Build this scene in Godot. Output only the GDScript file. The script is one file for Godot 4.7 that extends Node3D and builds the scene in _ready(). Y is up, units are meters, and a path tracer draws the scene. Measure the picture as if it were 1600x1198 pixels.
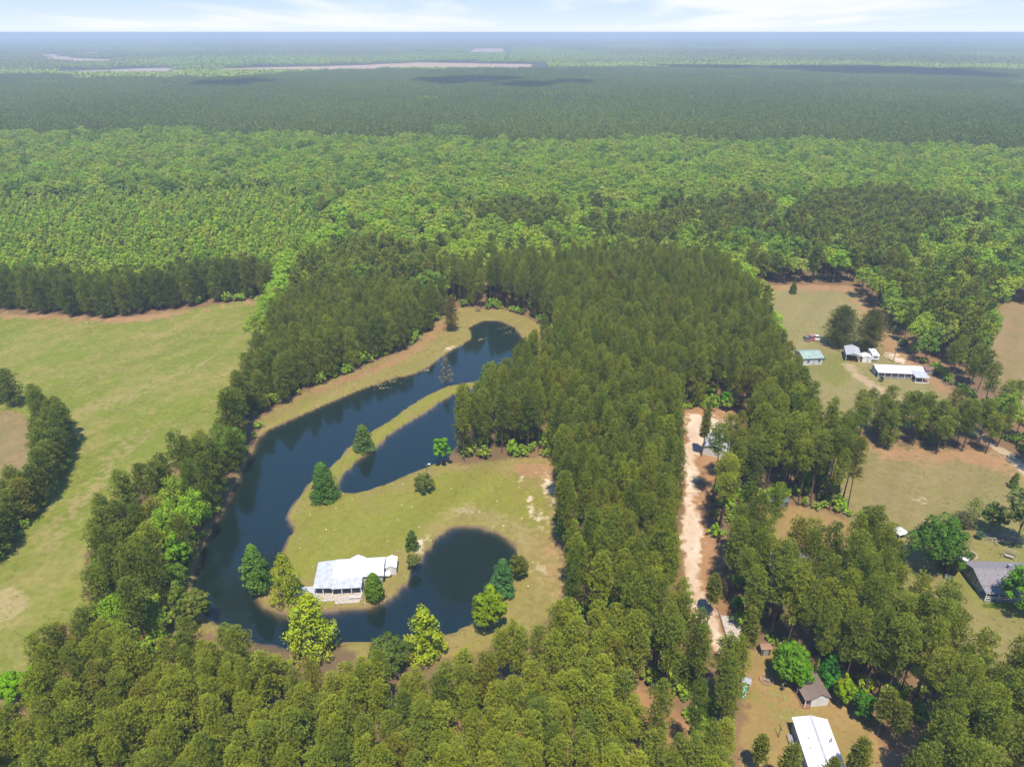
extends Node3D
# A drone view over two fishing ponds, a cabin on its spit of lawn, pine plantations and the wide forest beyond.

const SUN_ELEVATION := 67.0
const WATER := -0.42
const X0 := -215.0        # the mapped ground
const Z0 := -372.0
const GW := 460.0
const GH := 318.0
const ZX0 := -440.0       # the planting map
const ZZ0 := -490.0
const ZW := 880.0
const ZH := 440.0

const POND_MAIN := [-11.2, -258.5, -5, -258.5, 0.7, -251.7, 4.2, -240.4, 5.6, -228.1, 3.9, -218.4, 0, -215.4, -4.2, -212.4, -8.3, -208.4, -11.1, -204.7, -20.3, -201.4, -26.6, -194.3, -30.7, -188, -35.1, -179, -39.5, -172.8, -43.5, -165.8, -45.4, -158.7, -47.1, -153.2, -49.9, -148.6, -51.5, -140.9, -52.2, -133.6, -49.2, -129.6, -49.4, -122.9, -49.6, -117.5, -51, -110.3, -49.8, -106.2, -47.3, -103.9, -44, -102.9, -38.2, -103.3, -33.4, -103.8, -28, -104.4, -24, -106.9, -21.3, -111.6, -20.9, -115.5, -19.1, -119.9, -16.9, -125.1, -15.1, -128.7, -12.3, -130, -8, -129.8, -3.6, -128, -0.4, -125.1, 1.2, -121.2, 0.8, -117.1, -0.7, -112.2, -3.2, -106.7, -5.9, -102.1, -7.9, -100.4, -11.3, -98, -14.7, -96.3, -18.7, -95.6, -24.6, -95.7, -30, -96.2, -34.4, -94.8, -40.7, -94.5, -46.1, -95.1, -51.3, -98.4, -57.7, -101.1, -61.7, -105, -64.5, -109.4, -66, -115.1, -67.2, -123.3, -68.3, -131.2, -68, -138.6, -68.7, -150.3, -69.5, -161.6, -70.3, -169.3, -69.2, -173.1, -65.9, -177.1, -57.4, -187.6, -48, -198.3, -39.3, -206.5, -32.5, -209.9, -28.2, -215.4, -22.4, -228.1, -17.9, -234.4, -14.8, -241, -16.5, -251.1]
const POND_SIDE := [-9.7, -201, -17.5, -196.5, -21.4, -191.4, -25, -184.8, -29.4, -178.3, -33.9, -171.7, -36.9, -163.2, -40.3, -158.4, -42.7, -151.7, -43.6, -147.4, -42.1, -143, -37.3, -143, -31.7, -146.6, -26, -151.4, -19.9, -156.2, -16.4, -159.3, -15, -166.5, -13.5, -177.1, -11.2, -189.7, -9.5, -196.5]
# name, outlines, softness of the edge in metres, two colours that mix by patches, raggedness and firmness of the edge, the object it makes
const PAINT := [
	["field", [[-285, -244.7, -203, -264.8, -178.5, -261.9, -158.4, -257.1, -146.4, -260.5, -123.2, -275.1, -99.3, -282.9, -91.5, -244.7, -86.7, -219, -84.2, -193.1, -84.2, -169.9, -88, -152.3, -92.6, -138.6, -92.8, -130, -90.1, -117.1, -80.9, -102.4, -88.3, -98.4, -86.3, -93, -84, -87.4, -90.5, -80.9, -113.4, -65.7, -247.6, -201.9]], 3, [0.139, 0.164, 0.022], [0.235, 0.196, 0.065], 0.5, 3, "hayfield"],
	["inner", [[-186, -180.9, -148.6, -186.4, -136.5, -179, -127, -166.5, -122.9, -150.9, -123.8, -139.9, -131.3, -113.1]], 4, [0.21, 0.152, 0.072], [0.134, 0.128, 0.036], 0.6, 3, "rough_ground"],
	["ne_field", [[104.6, -300.6, 149.8, -300.6, 144.5, -275.9, 142, -251.1, 137.3, -227, 138, -211.4, 135.2, -188, 88.6, -169.9, 88.1, -193.1, 88.7, -221.6, 95.5, -257.8]], 3, [0.206, 0.176, 0.072], [0.176, 0.16, 0.054], 0.4, 3, "upper_field"],
	["far_e_field", [[159.8, -221.6, 183.6, -257.8, 204.7, -279.7, 233.7, -272.1, 170.3, -184.8, 151.4, -184.8, 152.2, -201.9]], 4, [0.227, 0.16, 0.079], [0.168, 0.144, 0.05], 0.5, 3, "dry_pasture"],
	["e_field", [[87.2, -166.5, 129.5, -161.6, 130.1, -149.4, 133.9, -134.8, 92.1, -77.3, 73.1, -72.8, 70.7, -87.4, 71.7, -102.4, 72.6, -117.1, 76.6, -134.8, 82.1, -153.8]], 3, [0.172, 0.148, 0.05], [0.21, 0.164, 0.072], 0.4, 3, "right_field"],
	["yard", [[40.8, -91.6, 45.8, -96, 47.5, -92.3, 49.2, -86, 56.9, -83.4, 59.4, -79.7, 60.3, -75, 50.7, -64.8, 31.4, -64.8, 38.1, -79.7]], 2.5, [0.252, 0.168, 0.065], [0.185, 0.152, 0.043], 0.6, 3, "yard"],
	["clear1", [[52.5, -133.6, 60, -138.6, 69.4, -137.3, 77.8, -132.4, 76.7, -123.3, 67.2, -117.1, 47.1, -117.1, 47.3, -125.5]], 3, [0.244, 0.156, 0.061], [0.185, 0.152, 0.05], 0.5, 2.5, "clearing"],
	["lawn", [[-69.4, -166.5, -71.7, -175.3, -71.9, -184.8, -59.6, -196.5, -42.4, -213.4, -32.4, -227, -27, -254.4, -24.7, -272.1, -2.6, -269.1, 9.1, -256.4, 14.5, -239.8, 9.7, -218.4, 3.2, -213.9, 5.6, -228.1, 0, -244.7, -10.9, -251.1, -14.4, -247.9, -14, -238.6, -22.1, -223.7, -32, -206.5, -47.5, -195.6, -65, -174.2], [-10.3, -206.5, -22.4, -202.3, -31.1, -190.9, -40.5, -173.5, -48.6, -154.4, -51.3, -137.3, -41.9, -142.5, -40.3, -158.4, -32.3, -172.8, -23, -188, -8, -199.2], [-15.4, -244.7, -35, -221.6, -58.8, -193.1, -71.9, -184.8, -70.9, -169.9, -60.1, -163.2, -36.6, -177.1, -27.9, -166.5, -19.8, -154.4, -15.7, -155.6, -9.9, -155.6, -1.7, -157.5, 6.7, -159.3, 11.7, -157.8, 11.5, -145.2, 9.9, -130, 11.2, -119.1, 10.8, -110.3, 6, -100, -6.9, -93, -27.1, -90.1, -30.5, -96, -59.4, -97.6, -63.4, -96, -67, -113.1, -67.2, -127.7, -69.8, -166.5, -72.6, -180.9, -60.9, -201.9, -36.1, -229.8, -27.8, -257.8, -24.7, -272.1, -2.6, -267.6, 8.6, -256.4, 13.6, -241.6, 8.8, -221.6, -4.1, -206.5]], 2.5, [0.21, 0.168, 0.054], [0.172, 0.156, 0.036], 0.5, 3, "lawn"],
	["green_lawn", [[-10.3, -206.5, -22.4, -202.3, -31.1, -190.9, -40.5, -173.5, -48.6, -154.4, -51.3, -137.3, -41.9, -142.5, -40.3, -158.4, -32.3, -172.8, -23, -188, -8, -199.2], [-70.1, -179, -55.6, -196.5, -39.9, -210.4, -32.2, -216.4, -33.4, -209.4, -48, -198.3, -65.9, -177.1], [-11.3, -205.6, -31.1, -190.9, -42.5, -169.9, -48.4, -153.8, -52.1, -134.8, -50.2, -123.3, -48.6, -113.1, -26.6, -115.1, -22.9, -127.7, -15.1, -137.3, -1.5, -134.8, 4.1, -121.2, 7.4, -134.8, 6.5, -150.9, -6.6, -155.3, -19.8, -154.4, -37.1, -142, -43.3, -142, -40.3, -158.4, -32.5, -174.2, -19.9, -197.4]], 7, [0.164, 0.17, 0.024], [0.197, 0.178, 0.036], 0.9, 2.2, ""],
	["ne_green", [[99.2, -229.8, 112.7, -224.3, 109.5, -211.4, 101.5, -201.9, 96.3, -204.2]], 8, [0.143, 0.152, 0.036], [0.176, 0.16, 0.043], 0.8, 2, ""],
	["e_green", [[89.3, -123.3, 125, -134.8, 103, -102.4, 93.2, -102.4, 86.9, -111.2]], 7, [0.155, 0.16, 0.036], [0.185, 0.16, 0.05], 0.8, 2, ""],
	["yard_green", [[42.5, -87.4, 46.8, -85.4, 46.8, -80.9, 43.1, -76.2, 41.1, -80.9]], 5, [0.16, 0.168, 0.036], [0.185, 0.168, 0.043], 1, 2, ""],
	["bare", [[-1.3, -156.2, 11.1, -158.1, 10.7, -134.8, 10.9, -119.1, 10.8, -109.4, 7.9, -107.6, 6.3, -121.2, 9.2, -134.8, 7.4, -150.9, 0, -152.3], [-203.5, -265.5, -146.8, -261.2, -100.4, -282.1, -100.3, -277.4, -121.5, -270.6, -144.2, -255.7, -176.5, -258.5, -201.2, -261.9], [148.7, -297.9, 144.5, -275.9, 142, -251.1, 137.3, -227, 138, -211.4, 135.2, -188, 133.6, -197.4, 131.8, -213.9, 130.2, -221.6, 134.2, -244.7, 140.2, -272.1], [110.8, -300.6, 149.8, -300.6, 146.1, -291.9, 111.1, -294.5], [94.2, -166.5, 129.5, -161.6, 130.1, -149.4, 125.5, -152.3, 117, -157.5, 95.7, -158.4]], 4, [0.286, 0.172, 0.086], [0.227, 0.144, 0.065], 1.1, 2.2, ""],
	["straw", [[22.7, -90.9, 20.4, -87, 19.5, -80.9, 21.3, -76.2, 27.9, -73.9, 30, -78.5, 26.5, -81.3, 24, -83.8], [57.9, -78.5, 63.8, -82.2, 67.2, -78.5, 66.6, -71.8, 56.7, -67.7], [51, -188.9, 75.7, -184.8, 69.8, -166.5, 53.3, -156.8, 46.1, -134.8, 44.6, -123.3, 43.1, -107.6, 41.8, -94.5, 37.9, -88.7, 35.2, -96, 31.5, -100.8, 39.9, -134.8], [-27.8, -257.8, -21.2, -248.5, -26.4, -247.2, -32.4, -227.6, -42.4, -213.4, -53.1, -203.3, -72.1, -185.6, -71.7, -177.1, -75.3, -184.8, -43.3, -218.4, -34.2, -232.7, -28.2, -253.7]], 3, [0.286, 0.164, 0.079], [0.202, 0.116, 0.054], 0.6, 3, ""],
	["rut", [[111.6, -217.4, 114.7, -218.4, 113.7, -208.9, 115.7, -199.6, 120.4, -190.9, 121.9, -182.9, 119.5, -181.7, 115.9, -189.7, 112, -198.3, 111, -207.5]], 2, [0.336, 0.248, 0.144], [0.252, 0.192, 0.086], 1, 2.5, ""],
	["drive", [[130.2, -162.2, 132.6, -163.2, 132.3, -150.3, 129.7, -137.3, 127.1, -136.8, 128.7, -148.6], [125.6, -197.4, 128, -198.3, 131.2, -161.6, 129.3, -160.6]], 1.5, [0.37, 0.296, 0.202], [0.302, 0.232, 0.144], 0.4, 3, "driveway"],
	["track", [[50.8, -181.7, 55.8, -182.5, 52.7, -166.5, 50.4, -161.6, 47.5, -159.3, 46.6, -150.9, 44, -139.9, 42.4, -127.7, 39.8, -117.1, 37.7, -109.4, 39, -102.4, 39.4, -96, 38.5, -91.6, 36.4, -93.6, 36.7, -99.2, 34.7, -104.1, 32.6, -102.4, 35.5, -111.6, 37.8, -123.3, 41.2, -137.3, 43.7, -150.9, 45.3, -161.6, 48, -166.5]], 2, [0.529, 0.432, 0.331], [0.361, 0.256, 0.166], 1.1, 2, "sandy_track"],
	["sand", [[56.2, -180.9, 59.7, -181.7, 59.8, -173.5, 55.8, -163.2, 51.9, -164.8], [62.2, -177.1, 65.1, -175.7, 64.5, -171.3, 61.7, -172.1], [7.4, -148.6, 9.2, -149.7, 10.5, -142.5, 10.8, -136.1, 9.4, -137.3, 7.8, -143.9], [6.3, -131.9, 8.2, -131, 9.8, -129.1, 8.9, -128.4, 6.7, -130], [1.9, -147.4, 3.2, -148.6, 2.8, -143.9, 4.9, -138.6, 7, -131.9, 5.9, -131.9, 3.4, -139.4], [-13.1, -135.6, -10.1, -136.3, -8.6, -134.8, -12.6, -134.1], [-20, -125.1, -18.1, -125.9, -19, -121.2, -20.1, -119.1, -21.7, -120.8], [96.4, -139.4, 98.5, -138.8, 98.3, -137.3, 96.5, -137.8], [-22.5, -229.3, -19.1, -232.7, -19.4, -229.8, -24.4, -225.4, -25.7, -224.8], [44.4, -81.8, 45.1, -81.7, 44.9, -80.4, 44.2, -80.2], [4.8, -116.7, 6.2, -117.9, 6.9, -115.1, 5.4, -110.3, 4.5, -113.1], [129.1, -223.7, 134, -227, 134.4, -219, 130.9, -218.4]], 2.2, [0.504, 0.416, 0.31], [0.386, 0.288, 0.187], 1.1, 2.5, ""],
	["worn", [[-16.4, -135.3, -8.3, -136.3, 0, -132.9, 5.4, -125.1, 7.4, -115.1, 5.6, -102.4, 3.3, -98.4, 2.4, -99.2, 4.8, -105.8, 5.6, -115.1, 3.6, -123.3, -0.7, -130, -8.1, -133.4, -14.8, -133.4], [45.9, -87.4, 46.6, -85.4, 45.5, -80.9, 43.7, -80.7], [-126.8, -184.8, -102.9, -221.6, -101.2, -219.5, -124.3, -181.7], [-103.2, -123.3, -105.9, -184.8, -104.1, -183.2, -101.1, -122]], 3, [0.252, 0.2, 0.086], [0.193, 0.172, 0.05], 1.3, 1.4, ""],
	["circle", [[-103.5, -105, -104.2, -108, -101.5, -109.2, -98.1, -108.7, -95.2, -106.5, -94, -103.8, -95.2, -100.8, -97.4, -99.5, -101.8, -101.6]], 1.2, [0.244, 0.208, 0.083], [0.286, 0.232, 0.101], 0.3, 3, ""]]
const ZONES := [
	[0, [-79.5, -184.8, -77.1, -201.9, -35, -221.6, -28.6, -272.1, 10.4, -272.1, 40.6, -201.9, 87.6, -221.6, 85.9, -163.2, 118.2, -113.1, 74.4, -52.9, -90.9, -52.9, -144.4, -113.1, -89.3, -113.1]],
	[7, [56.8, -184.8, 82.6, -194.9, 77.2, -157.1, 79.7, -137.3, 73, -119.3, 69.9, -99.5, 71, -85, 68.2, -74, 68.4, -60.8, 67.8, -52.9, 31.4, -52.9, 41.8, -98.4, 43.2, -123.3]],
	[3, [-79.5, -181.7, -85.7, -240.6, -83.2, -270.7, -26.8, -260.1, -25.4, -272.1, -27.3, -257.8, -42.9, -216.4, -71.9, -184.8, -72.1, -172.8]],
	[0, [-83.2, -221.6, -68.1, -184.8, -68.7, -163.2, -66.4, -125.5, -64.7, -107.6, -63.1, -90.1, -86, -94.5, -92.8, -117.1, -100.8, -142.5, -99.4, -166.5, -97.9, -193.1, -99.2, -229.8, -97.4, -244.7]],
	[0, [-285, -244.7, -203, -264.8, -178.5, -261.9, -158.4, -257.1, -146.4, -260.5, -123.2, -275.1, -99.3, -282.9, -91.5, -244.7, -86.7, -219, -84.2, -193.1, -84.2, -169.9, -88, -152.3, -92.6, -138.6, -92.8, -130, -90.1, -117.1, -80.9, -102.4, -88.3, -98.4, -86.3, -93, -84, -87.4, -90.5, -80.9, -113.4, -65.7, -247.6, -201.9]],
	[0, [104.1, -298.8, 149.1, -298.8, 144.5, -275.9, 142, -251.1, 137.3, -227, 138, -211.4, 135.2, -188, 133.6, -152.3, 135.7, -137.3, 95.6, -82.2, 73, -79.7, 81.6, -156.8, 87.6, -221.6]],
	[0, [-246.7, -272.1, -207.7, -272.1, -180.1, -269.1, -162.4, -264.8, -149.8, -267.6, -126.1, -282.9, -102.6, -289.4, -95.2, -273.6, -119.3, -264.8, -142, -251.1, -196.3, -254.4, -235.7, -257.8]],
	[5, [-242.7, -266.9, -204.4, -266.9, -179.3, -263.3, -159.1, -258.5, -147.1, -261.9, -123.8, -276.6, -100.4, -282.1, -104.4, -294.5, -128.6, -289.4, -153.3, -275.1, -166.2, -272.1, -186.5, -275.9, -211.7, -278.2, -252.6, -279.7]],
	[4, [-72.8, -184.8, -70.5, -169.9, -69.7, -158.4, -69.7, -149.4, -68.6, -137.3, -68.4, -127.7, -67.8, -121.2, -66.2, -112.2, -65.6, -106.7, -62.5, -96, -63.8, -91.6, -70.6, -86.9, -73.9, -92.2, -78, -99.6, -81.2, -106.6, -82.1, -113.9, -85.6, -123, -80.7, -135.9, -77.9, -150.4, -77.7, -171.3, -78.1, -187.9, -81, -205.2, -84.3, -221.6]],
	[3, [-75.1, -192.2, -71, -188, -65, -194.3, -52.7, -201.4, -42, -210.4, -33.2, -224.3, -28.5, -244.7, -27.4, -264.8, -24.1, -229.8, -28.5, -252.5, -39.8, -266.5, -53.7, -275, -71, -272.4, -83.2, -270.7, -84.4, -248.8, -82.8, -231.7, -81.2, -209.8, -77.1, -188.4, -82.8, -201.9]],
	[6, [-163.8, -192.8, -150.6, -190, -140.6, -183, -132.7, -179.7, -121, -168, -132.5, -183.6, -122.6, -169.9, -113.7, -152.3, -109.8, -134.8, -107.6, -117.1, -109.1, -107.6, -112.8, -115.9, -115.6, -130.3, -115, -137.3, -116.8, -146.9, -120.3, -155.9, -136.9, -179, -149.6, -188, -162.7, -184.8]],
	[2, [-14.6, -156.2, -11.3, -166.5, -7.3, -175.3, -1.9, -184.8, 3, -195.6, 10.3, -206.5, 15.1, -225.9, 15.5, -241.6, 9.4, -257.8, -1.3, -266.9, -20, -267.6, -26.6, -279.7, -30.7, -296.2, -29.7, -265.9, -25.8, -278.9, 0, -291, 27.1, -294.9, 44.4, -303.1, 55.2, -301, 67.6, -308.4, 86.7, -294.9, 89.9, -276.7, 91.5, -256.3, 87.8, -231.3, 86.5, -210.1, 83, -194.9, 82, -182.6, 80.4, -171.6, 77.2, -157.1, 74.1, -141.5, 69.8, -166.5, 68.3, -179, 62.4, -184.8, 49.6, -184.8, 43.3, -163.2, 38.8, -139.9, 35.9, -125.5, 33.2, -112.2, 30.6, -103.3, 29.1, -92, 31.7, -87.6, 33.9, -83.2, 34.8, -78.9, 34.1, -74.3, 33.7, -71.1, 30.5, -58.5, 8.9, -61.1, 9.8, -102.4, 10.8, -110.3, 10.9, -119.1, 9.6, -130, 11.2, -145.2, 11.4, -158.1, 6.8, -159.7, -1.7, -158.1, -10, -156.2]],
	[7, [52.4, -163.2, 66.3, -166.5, 75.9, -177.1, 77.7, -158.5, 81.7, -150.6, 79.7, -137.3, 76, -127, 73, -119.3, 72.3, -113.4, 69.9, -99.5, 70.3, -94.4, 72.5, -93, 73.5, -88, 72.9, -84.6, 73.5, -81.9, 72.4, -78.4, 72.9, -74.8, 81.6, -81.2, 93, -84.5, 79.1, -59.4, 54.5, -59.4, 64, -70.7, 64.9, -76.2, 62.6, -79.7, 60, -80.9, 58, -86, 55.8, -91.6, 48.8, -94.5, 46.3, -97.6, 41.8, -98.4, 41.7, -109.4, 44.4, -123.3, 46.5, -137.3]],
	[8, [90.7, -166.5, 95.7, -162.2, 111.6, -160, 124.9, -158.1, 132.6, -163.2, 132, -169.9, 121, -174.2, 102.1, -176.4, 95.7, -174.2]],
	[9, [149.1, -298.8, 144.5, -275.9, 141.2, -247.9, 137.9, -225.9, 138.2, -209.9, 136.2, -188, 134.7, -169.9, 134.6, -161.6, 136.9, -152.3, 154.5, -163.2, 167.4, -180.9, 148.8, -180.9, 148.6, -196.5, 155.6, -216.4, 159.5, -232.7, 172.1, -238.6, 181.1, -257.8, 184.4, -272.1, 182, -291.9, 171.8, -305.1]],
	[1, [-86.7, -68.8, -74.5, -72.4, -72.2, -73.9, -75.7, -82, -75.8, -86.5, -71.3, -88.8, -62.8, -86.5, -57.7, -84.6, -55.4, -84.6, -54.8, -86.8, -49.3, -86.8, -42.4, -85.2, -38.5, -82.5, -33.1, -81.2, -26.1, -81.2, -22, -80.9, -15.8, -79.2, -11, -80.4, -7.1, -82.2, -4.1, -85.2, 0, -86.7, 5.3, -88, 9.9, -92.8, 18.6, -94.5, 20.4, -87.4, 18.8, -76.2, 19.4, -70.7, 24.9, -69.2, 31, -70.7, 34.3, -68.7, 30.6, -52.9, -82.7, -52.9]],
	[0, [-15.4, -244.7, -35, -221.6, -58.8, -193.1, -71.9, -184.8, -70.9, -169.9, -60.1, -163.2, -36.6, -177.1, -27.9, -166.5, -19.8, -154.4, -15.7, -155.6, -9.9, -155.6, -1.7, -157.5, 6.7, -159.3, 11.7, -157.8, 11.5, -145.2, 9.9, -130, 11.2, -119.1, 10.8, -110.3, 6, -100, -6.9, -93, -27.1, -90.1, -30.5, -96, -59.4, -97.6, -63.4, -96, -67, -113.1, -67.2, -127.7, -69.8, -166.5, -72.6, -180.9, -60.9, -201.9, -36.1, -229.8, -27.8, -257.8, -24.7, -272.1, -2.6, -267.6, 8.6, -256.4, 13.6, -241.6, 8.8, -221.6, -4.1, -206.5]],
	[0, [-69.4, -166.5, -71.7, -175.3, -71.9, -184.8, -59.6, -196.5, -42.4, -213.4, -32.4, -227, -27, -254.4, -24.7, -272.1, -2.6, -269.1, 9.1, -256.4, 14.5, -239.8, 9.7, -218.4, 3.2, -213.9, 5.6, -228.1, 0, -244.7, -10.9, -251.1, -14.4, -247.9, -14, -238.6, -22.1, -223.7, -32, -206.5, -47.5, -195.6, -65, -174.2]],
	[0, [-10.3, -206.5, -22.4, -202.3, -31.1, -190.9, -40.5, -173.5, -48.6, -154.4, -51.3, -137.3, -41.9, -142.5, -40.3, -158.4, -32.3, -172.8, -23, -188, -8, -199.2]],
	[0, [97.4, -229.8, 116.3, -238.6, 105.5, -201.9, 99.5, -201.9, 97.4, -213.9]],
	[0, [-11.2, -258.5, -5, -258.5, 0.7, -251.7, 4.2, -240.4, 5.6, -228.1, 3.9, -218.4, 0, -215.4, -4.2, -212.4, -8.3, -208.4, -11.1, -204.7, -20.3, -201.4, -26.6, -194.3, -30.7, -188, -35.1, -179, -39.5, -172.8, -43.5, -165.8, -45.4, -158.7, -47.1, -153.2, -49.9, -148.6, -51.5, -140.9, -52.2, -133.6, -49.2, -129.6, -49.4, -122.9, -49.6, -117.5, -51, -110.3, -49.8, -106.2, -47.3, -103.9, -44, -102.9, -38.2, -103.3, -33.4, -103.8, -28, -104.4, -24, -106.9, -21.3, -111.6, -20.9, -115.5, -19.1, -119.9, -16.9, -125.1, -15.1, -128.7, -12.3, -130, -8, -129.8, -3.6, -128, -0.4, -125.1, 1.2, -121.2, 0.8, -117.1, -0.7, -112.2, -3.2, -106.7, -5.9, -102.1, -7.9, -100.4, -11.3, -98, -14.7, -96.3, -18.7, -95.6, -24.6, -95.7, -30, -96.2, -34.4, -94.8, -40.7, -94.5, -46.1, -95.1, -51.3, -98.4, -57.7, -101.1, -61.7, -105, -64.5, -109.4, -66, -115.1, -67.2, -123.3, -68.3, -131.2, -68, -138.6, -68.7, -150.3, -69.5, -161.6, -70.3, -169.3, -69.2, -173.1, -65.9, -177.1, -57.4, -187.6, -48, -198.3, -39.3, -206.5, -32.5, -209.9, -28.2, -215.4, -22.4, -228.1, -17.9, -234.4, -14.8, -241, -16.5, -251.1]],
	[0, [-9.7, -201, -17.5, -196.5, -21.4, -191.4, -25, -184.8, -29.4, -178.3, -33.9, -171.7, -36.9, -163.2, -40.3, -158.4, -42.7, -151.7, -43.6, -147.4, -42.1, -143, -37.3, -143, -31.7, -146.6, -26, -151.4, -19.9, -156.2, -16.4, -159.3, -15, -166.5, -13.5, -177.1, -11.2, -189.7, -9.5, -196.5]],
	[0, [40.8, -91.6, 45.8, -96, 47.5, -92.3, 49.2, -86, 56.9, -83.4, 59.4, -79.7, 60.3, -75, 48.9, -51.4, 26.5, -51.4, 35.2, -79.7, 37.2, -86]],
	[0, [50.3, -184.8, 62.1, -183.6, 68.3, -179, 65.3, -163.2, 59.5, -155.3, 48.7, -143.9, 44.1, -123.3, 42.1, -107.6, 42.9, -96, 40.1, -86.7, 36.6, -84.7, 34.4, -89, 32.7, -96, 30.4, -102.9, 32.9, -112.2, 35.4, -124.4, 38.5, -139.9, 42.6, -163.2]],
	[0, [52.1, -134.8, 60.1, -139.1, 66.4, -137.3, 73.9, -133.6, 77.8, -127.3, 74.6, -120.1, 68.4, -113.5, 57, -114.7, 44.1, -116.1, 43.8, -121.2, 48.4, -127.7]],
	[0, [53.1, -117.1, 61.2, -119.1, 67.8, -115.1, 66.3, -108.5, 57.7, -105.8, 50.7, -107.6]],
	[0, [23.3, -90, 20.9, -87, 19.3, -79.7, 19.5, -74.5, 23.4, -71.2, 28.6, -70.7, 30.2, -75, 28.8, -78.5, 26.4, -81, 24, -83.6]],
	[0, [59.6, -79.9, 63.9, -82.4, 65.2, -79.9, 63.9, -75, 59.6, -66.7, 51.6, -66.7]],
	[0, [155.2, -213.9, 197.3, -272.1, 239.3, -279.7, 164.7, -177.1, 146.4, -177.1, 140.9, -184.8]],
	[11, [-328.7, -293.7, -210.7, -280.7, -105.6, -307.9, -99.6, -340, -89.1, -378.6, -121.8, -425.8, -158.5, -484.9, -246.7, -463.6, -434.8, -444]],
	[12, [176, -427.1, 205.1, -446.8, 239.6, -453, 245.4, -405.4, 213.1, -352.3, 174.8, -319.2, 148.4, -305.2, 149.2, -339.4]],
	[12, [-84.2, -256.3, -87.2, -285.7, -75.8, -319.2, -60.5, -333.2, -39.3, -319.2, -33.9, -276.7, -54.4, -279.3, -72, -276.7]],
	[12, [53.6, -373.4, 78.5, -381, 82.7, -352.3, 69.9, -319.2, 53.6, -327.3]],
	[12, [149.1, -276.7, 168.4, -279.3, 175.6, -256.3, 158.4, -216.5, 144.6, -200.4, 147.4, -235]],
	[12, [-6.9, -385.6, 0, -423.3, 11, -412.4, 20.7, -385.6, 12.9, -359.1, 0, -359.1]],
	[12, [104.7, -405.4, 127.6, -423.3, 136.1, -402, 115, -343.2, 94.4, -335.7]]]
const FOREST_EDGE := [-0.770, -702.9, -0.684, -722.3, -0.469, -764.3, -0.359, -727.3, -0.257, -698.2, 0.000, -675.6, 0.257, -680, 0.473, -654.3, 0.690, -619, 0.777, -611.7]
const PINE_EDGE := [-0.745, -1720.8, -0.662, -1747.7, -0.497, -1620.9, -0.381, -1669.4, -0.206, -1996.3, 0.025, -2148.4, 0.206, -2148.4, 0.403, -2325, 0.535, -2108.3, 0.660, -1996.3, 0.742, -1996.3]
const CLEARED := [
	[[-1305.2, -2170.9, -1040.5, -2502.2, -835.7, -2004.2, -1113.5, -1834.5], 1],
	[[-917.1, -2367, -535.1, -2601.1, -355.5, -2885.5, 66.8, -2708, 61, -2170.9, -410.3, -2067.8, -776, -1973.9], 0],
	[[-2410, -3903.3, -2261.5, -4020.9, -1929.9, -3404.2, -1581.4, -3161, -1305.6, -2601.1, -1519.6, -2601.1, -1758.5, -2885.5], 0],
	[[-2346.2, -3493.7, -2316, -3637, -1802.8, -2823.8, -1902.5, -2823.8], 0],
	[[-291.8, -5510.2, -67.3, -5510.2, -31, -3792.3, -192.3, -3792.3], 0],
	[[-2339.6, -4211.1, -2333.7, -4494.2, -1874, -3587.9, -1939.9, -3493.7], 0],
	[[-1816.6, -3687.3, -1847.3, -4020.9, -1497.3, -3238.2, -1545.1, -3161], 0]]
const CLOUDS := [[-63.6, -1545.7, 108.1, 149], [35.3, -1420.2, 56.5, 90.7], [-518.1, -1477.2, 73.3, 97.9], [921.9, -2026.85, 222.2, 251.45], [1043.6, -1823.45, 134.2, 190.65], [576.9, -2203, 144.2, 170.7], [126.3, -1493.85, 49.5, 70.15]]
const PINE_ALBEDO := Color(0.235, 0.275, 0.034)
const OAK_ALBEDO := Color(0.285, 0.40, 0.036)

var rng := RandomNumberGenerator.new()
var nz: PackedByteArray   # 512 x 512 tiling noise, coarse
var nf: PackedByteArray   # and fine
var names := {}
var M := {}
var masks := {}
var pond_mask: PackedByteArray


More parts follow.
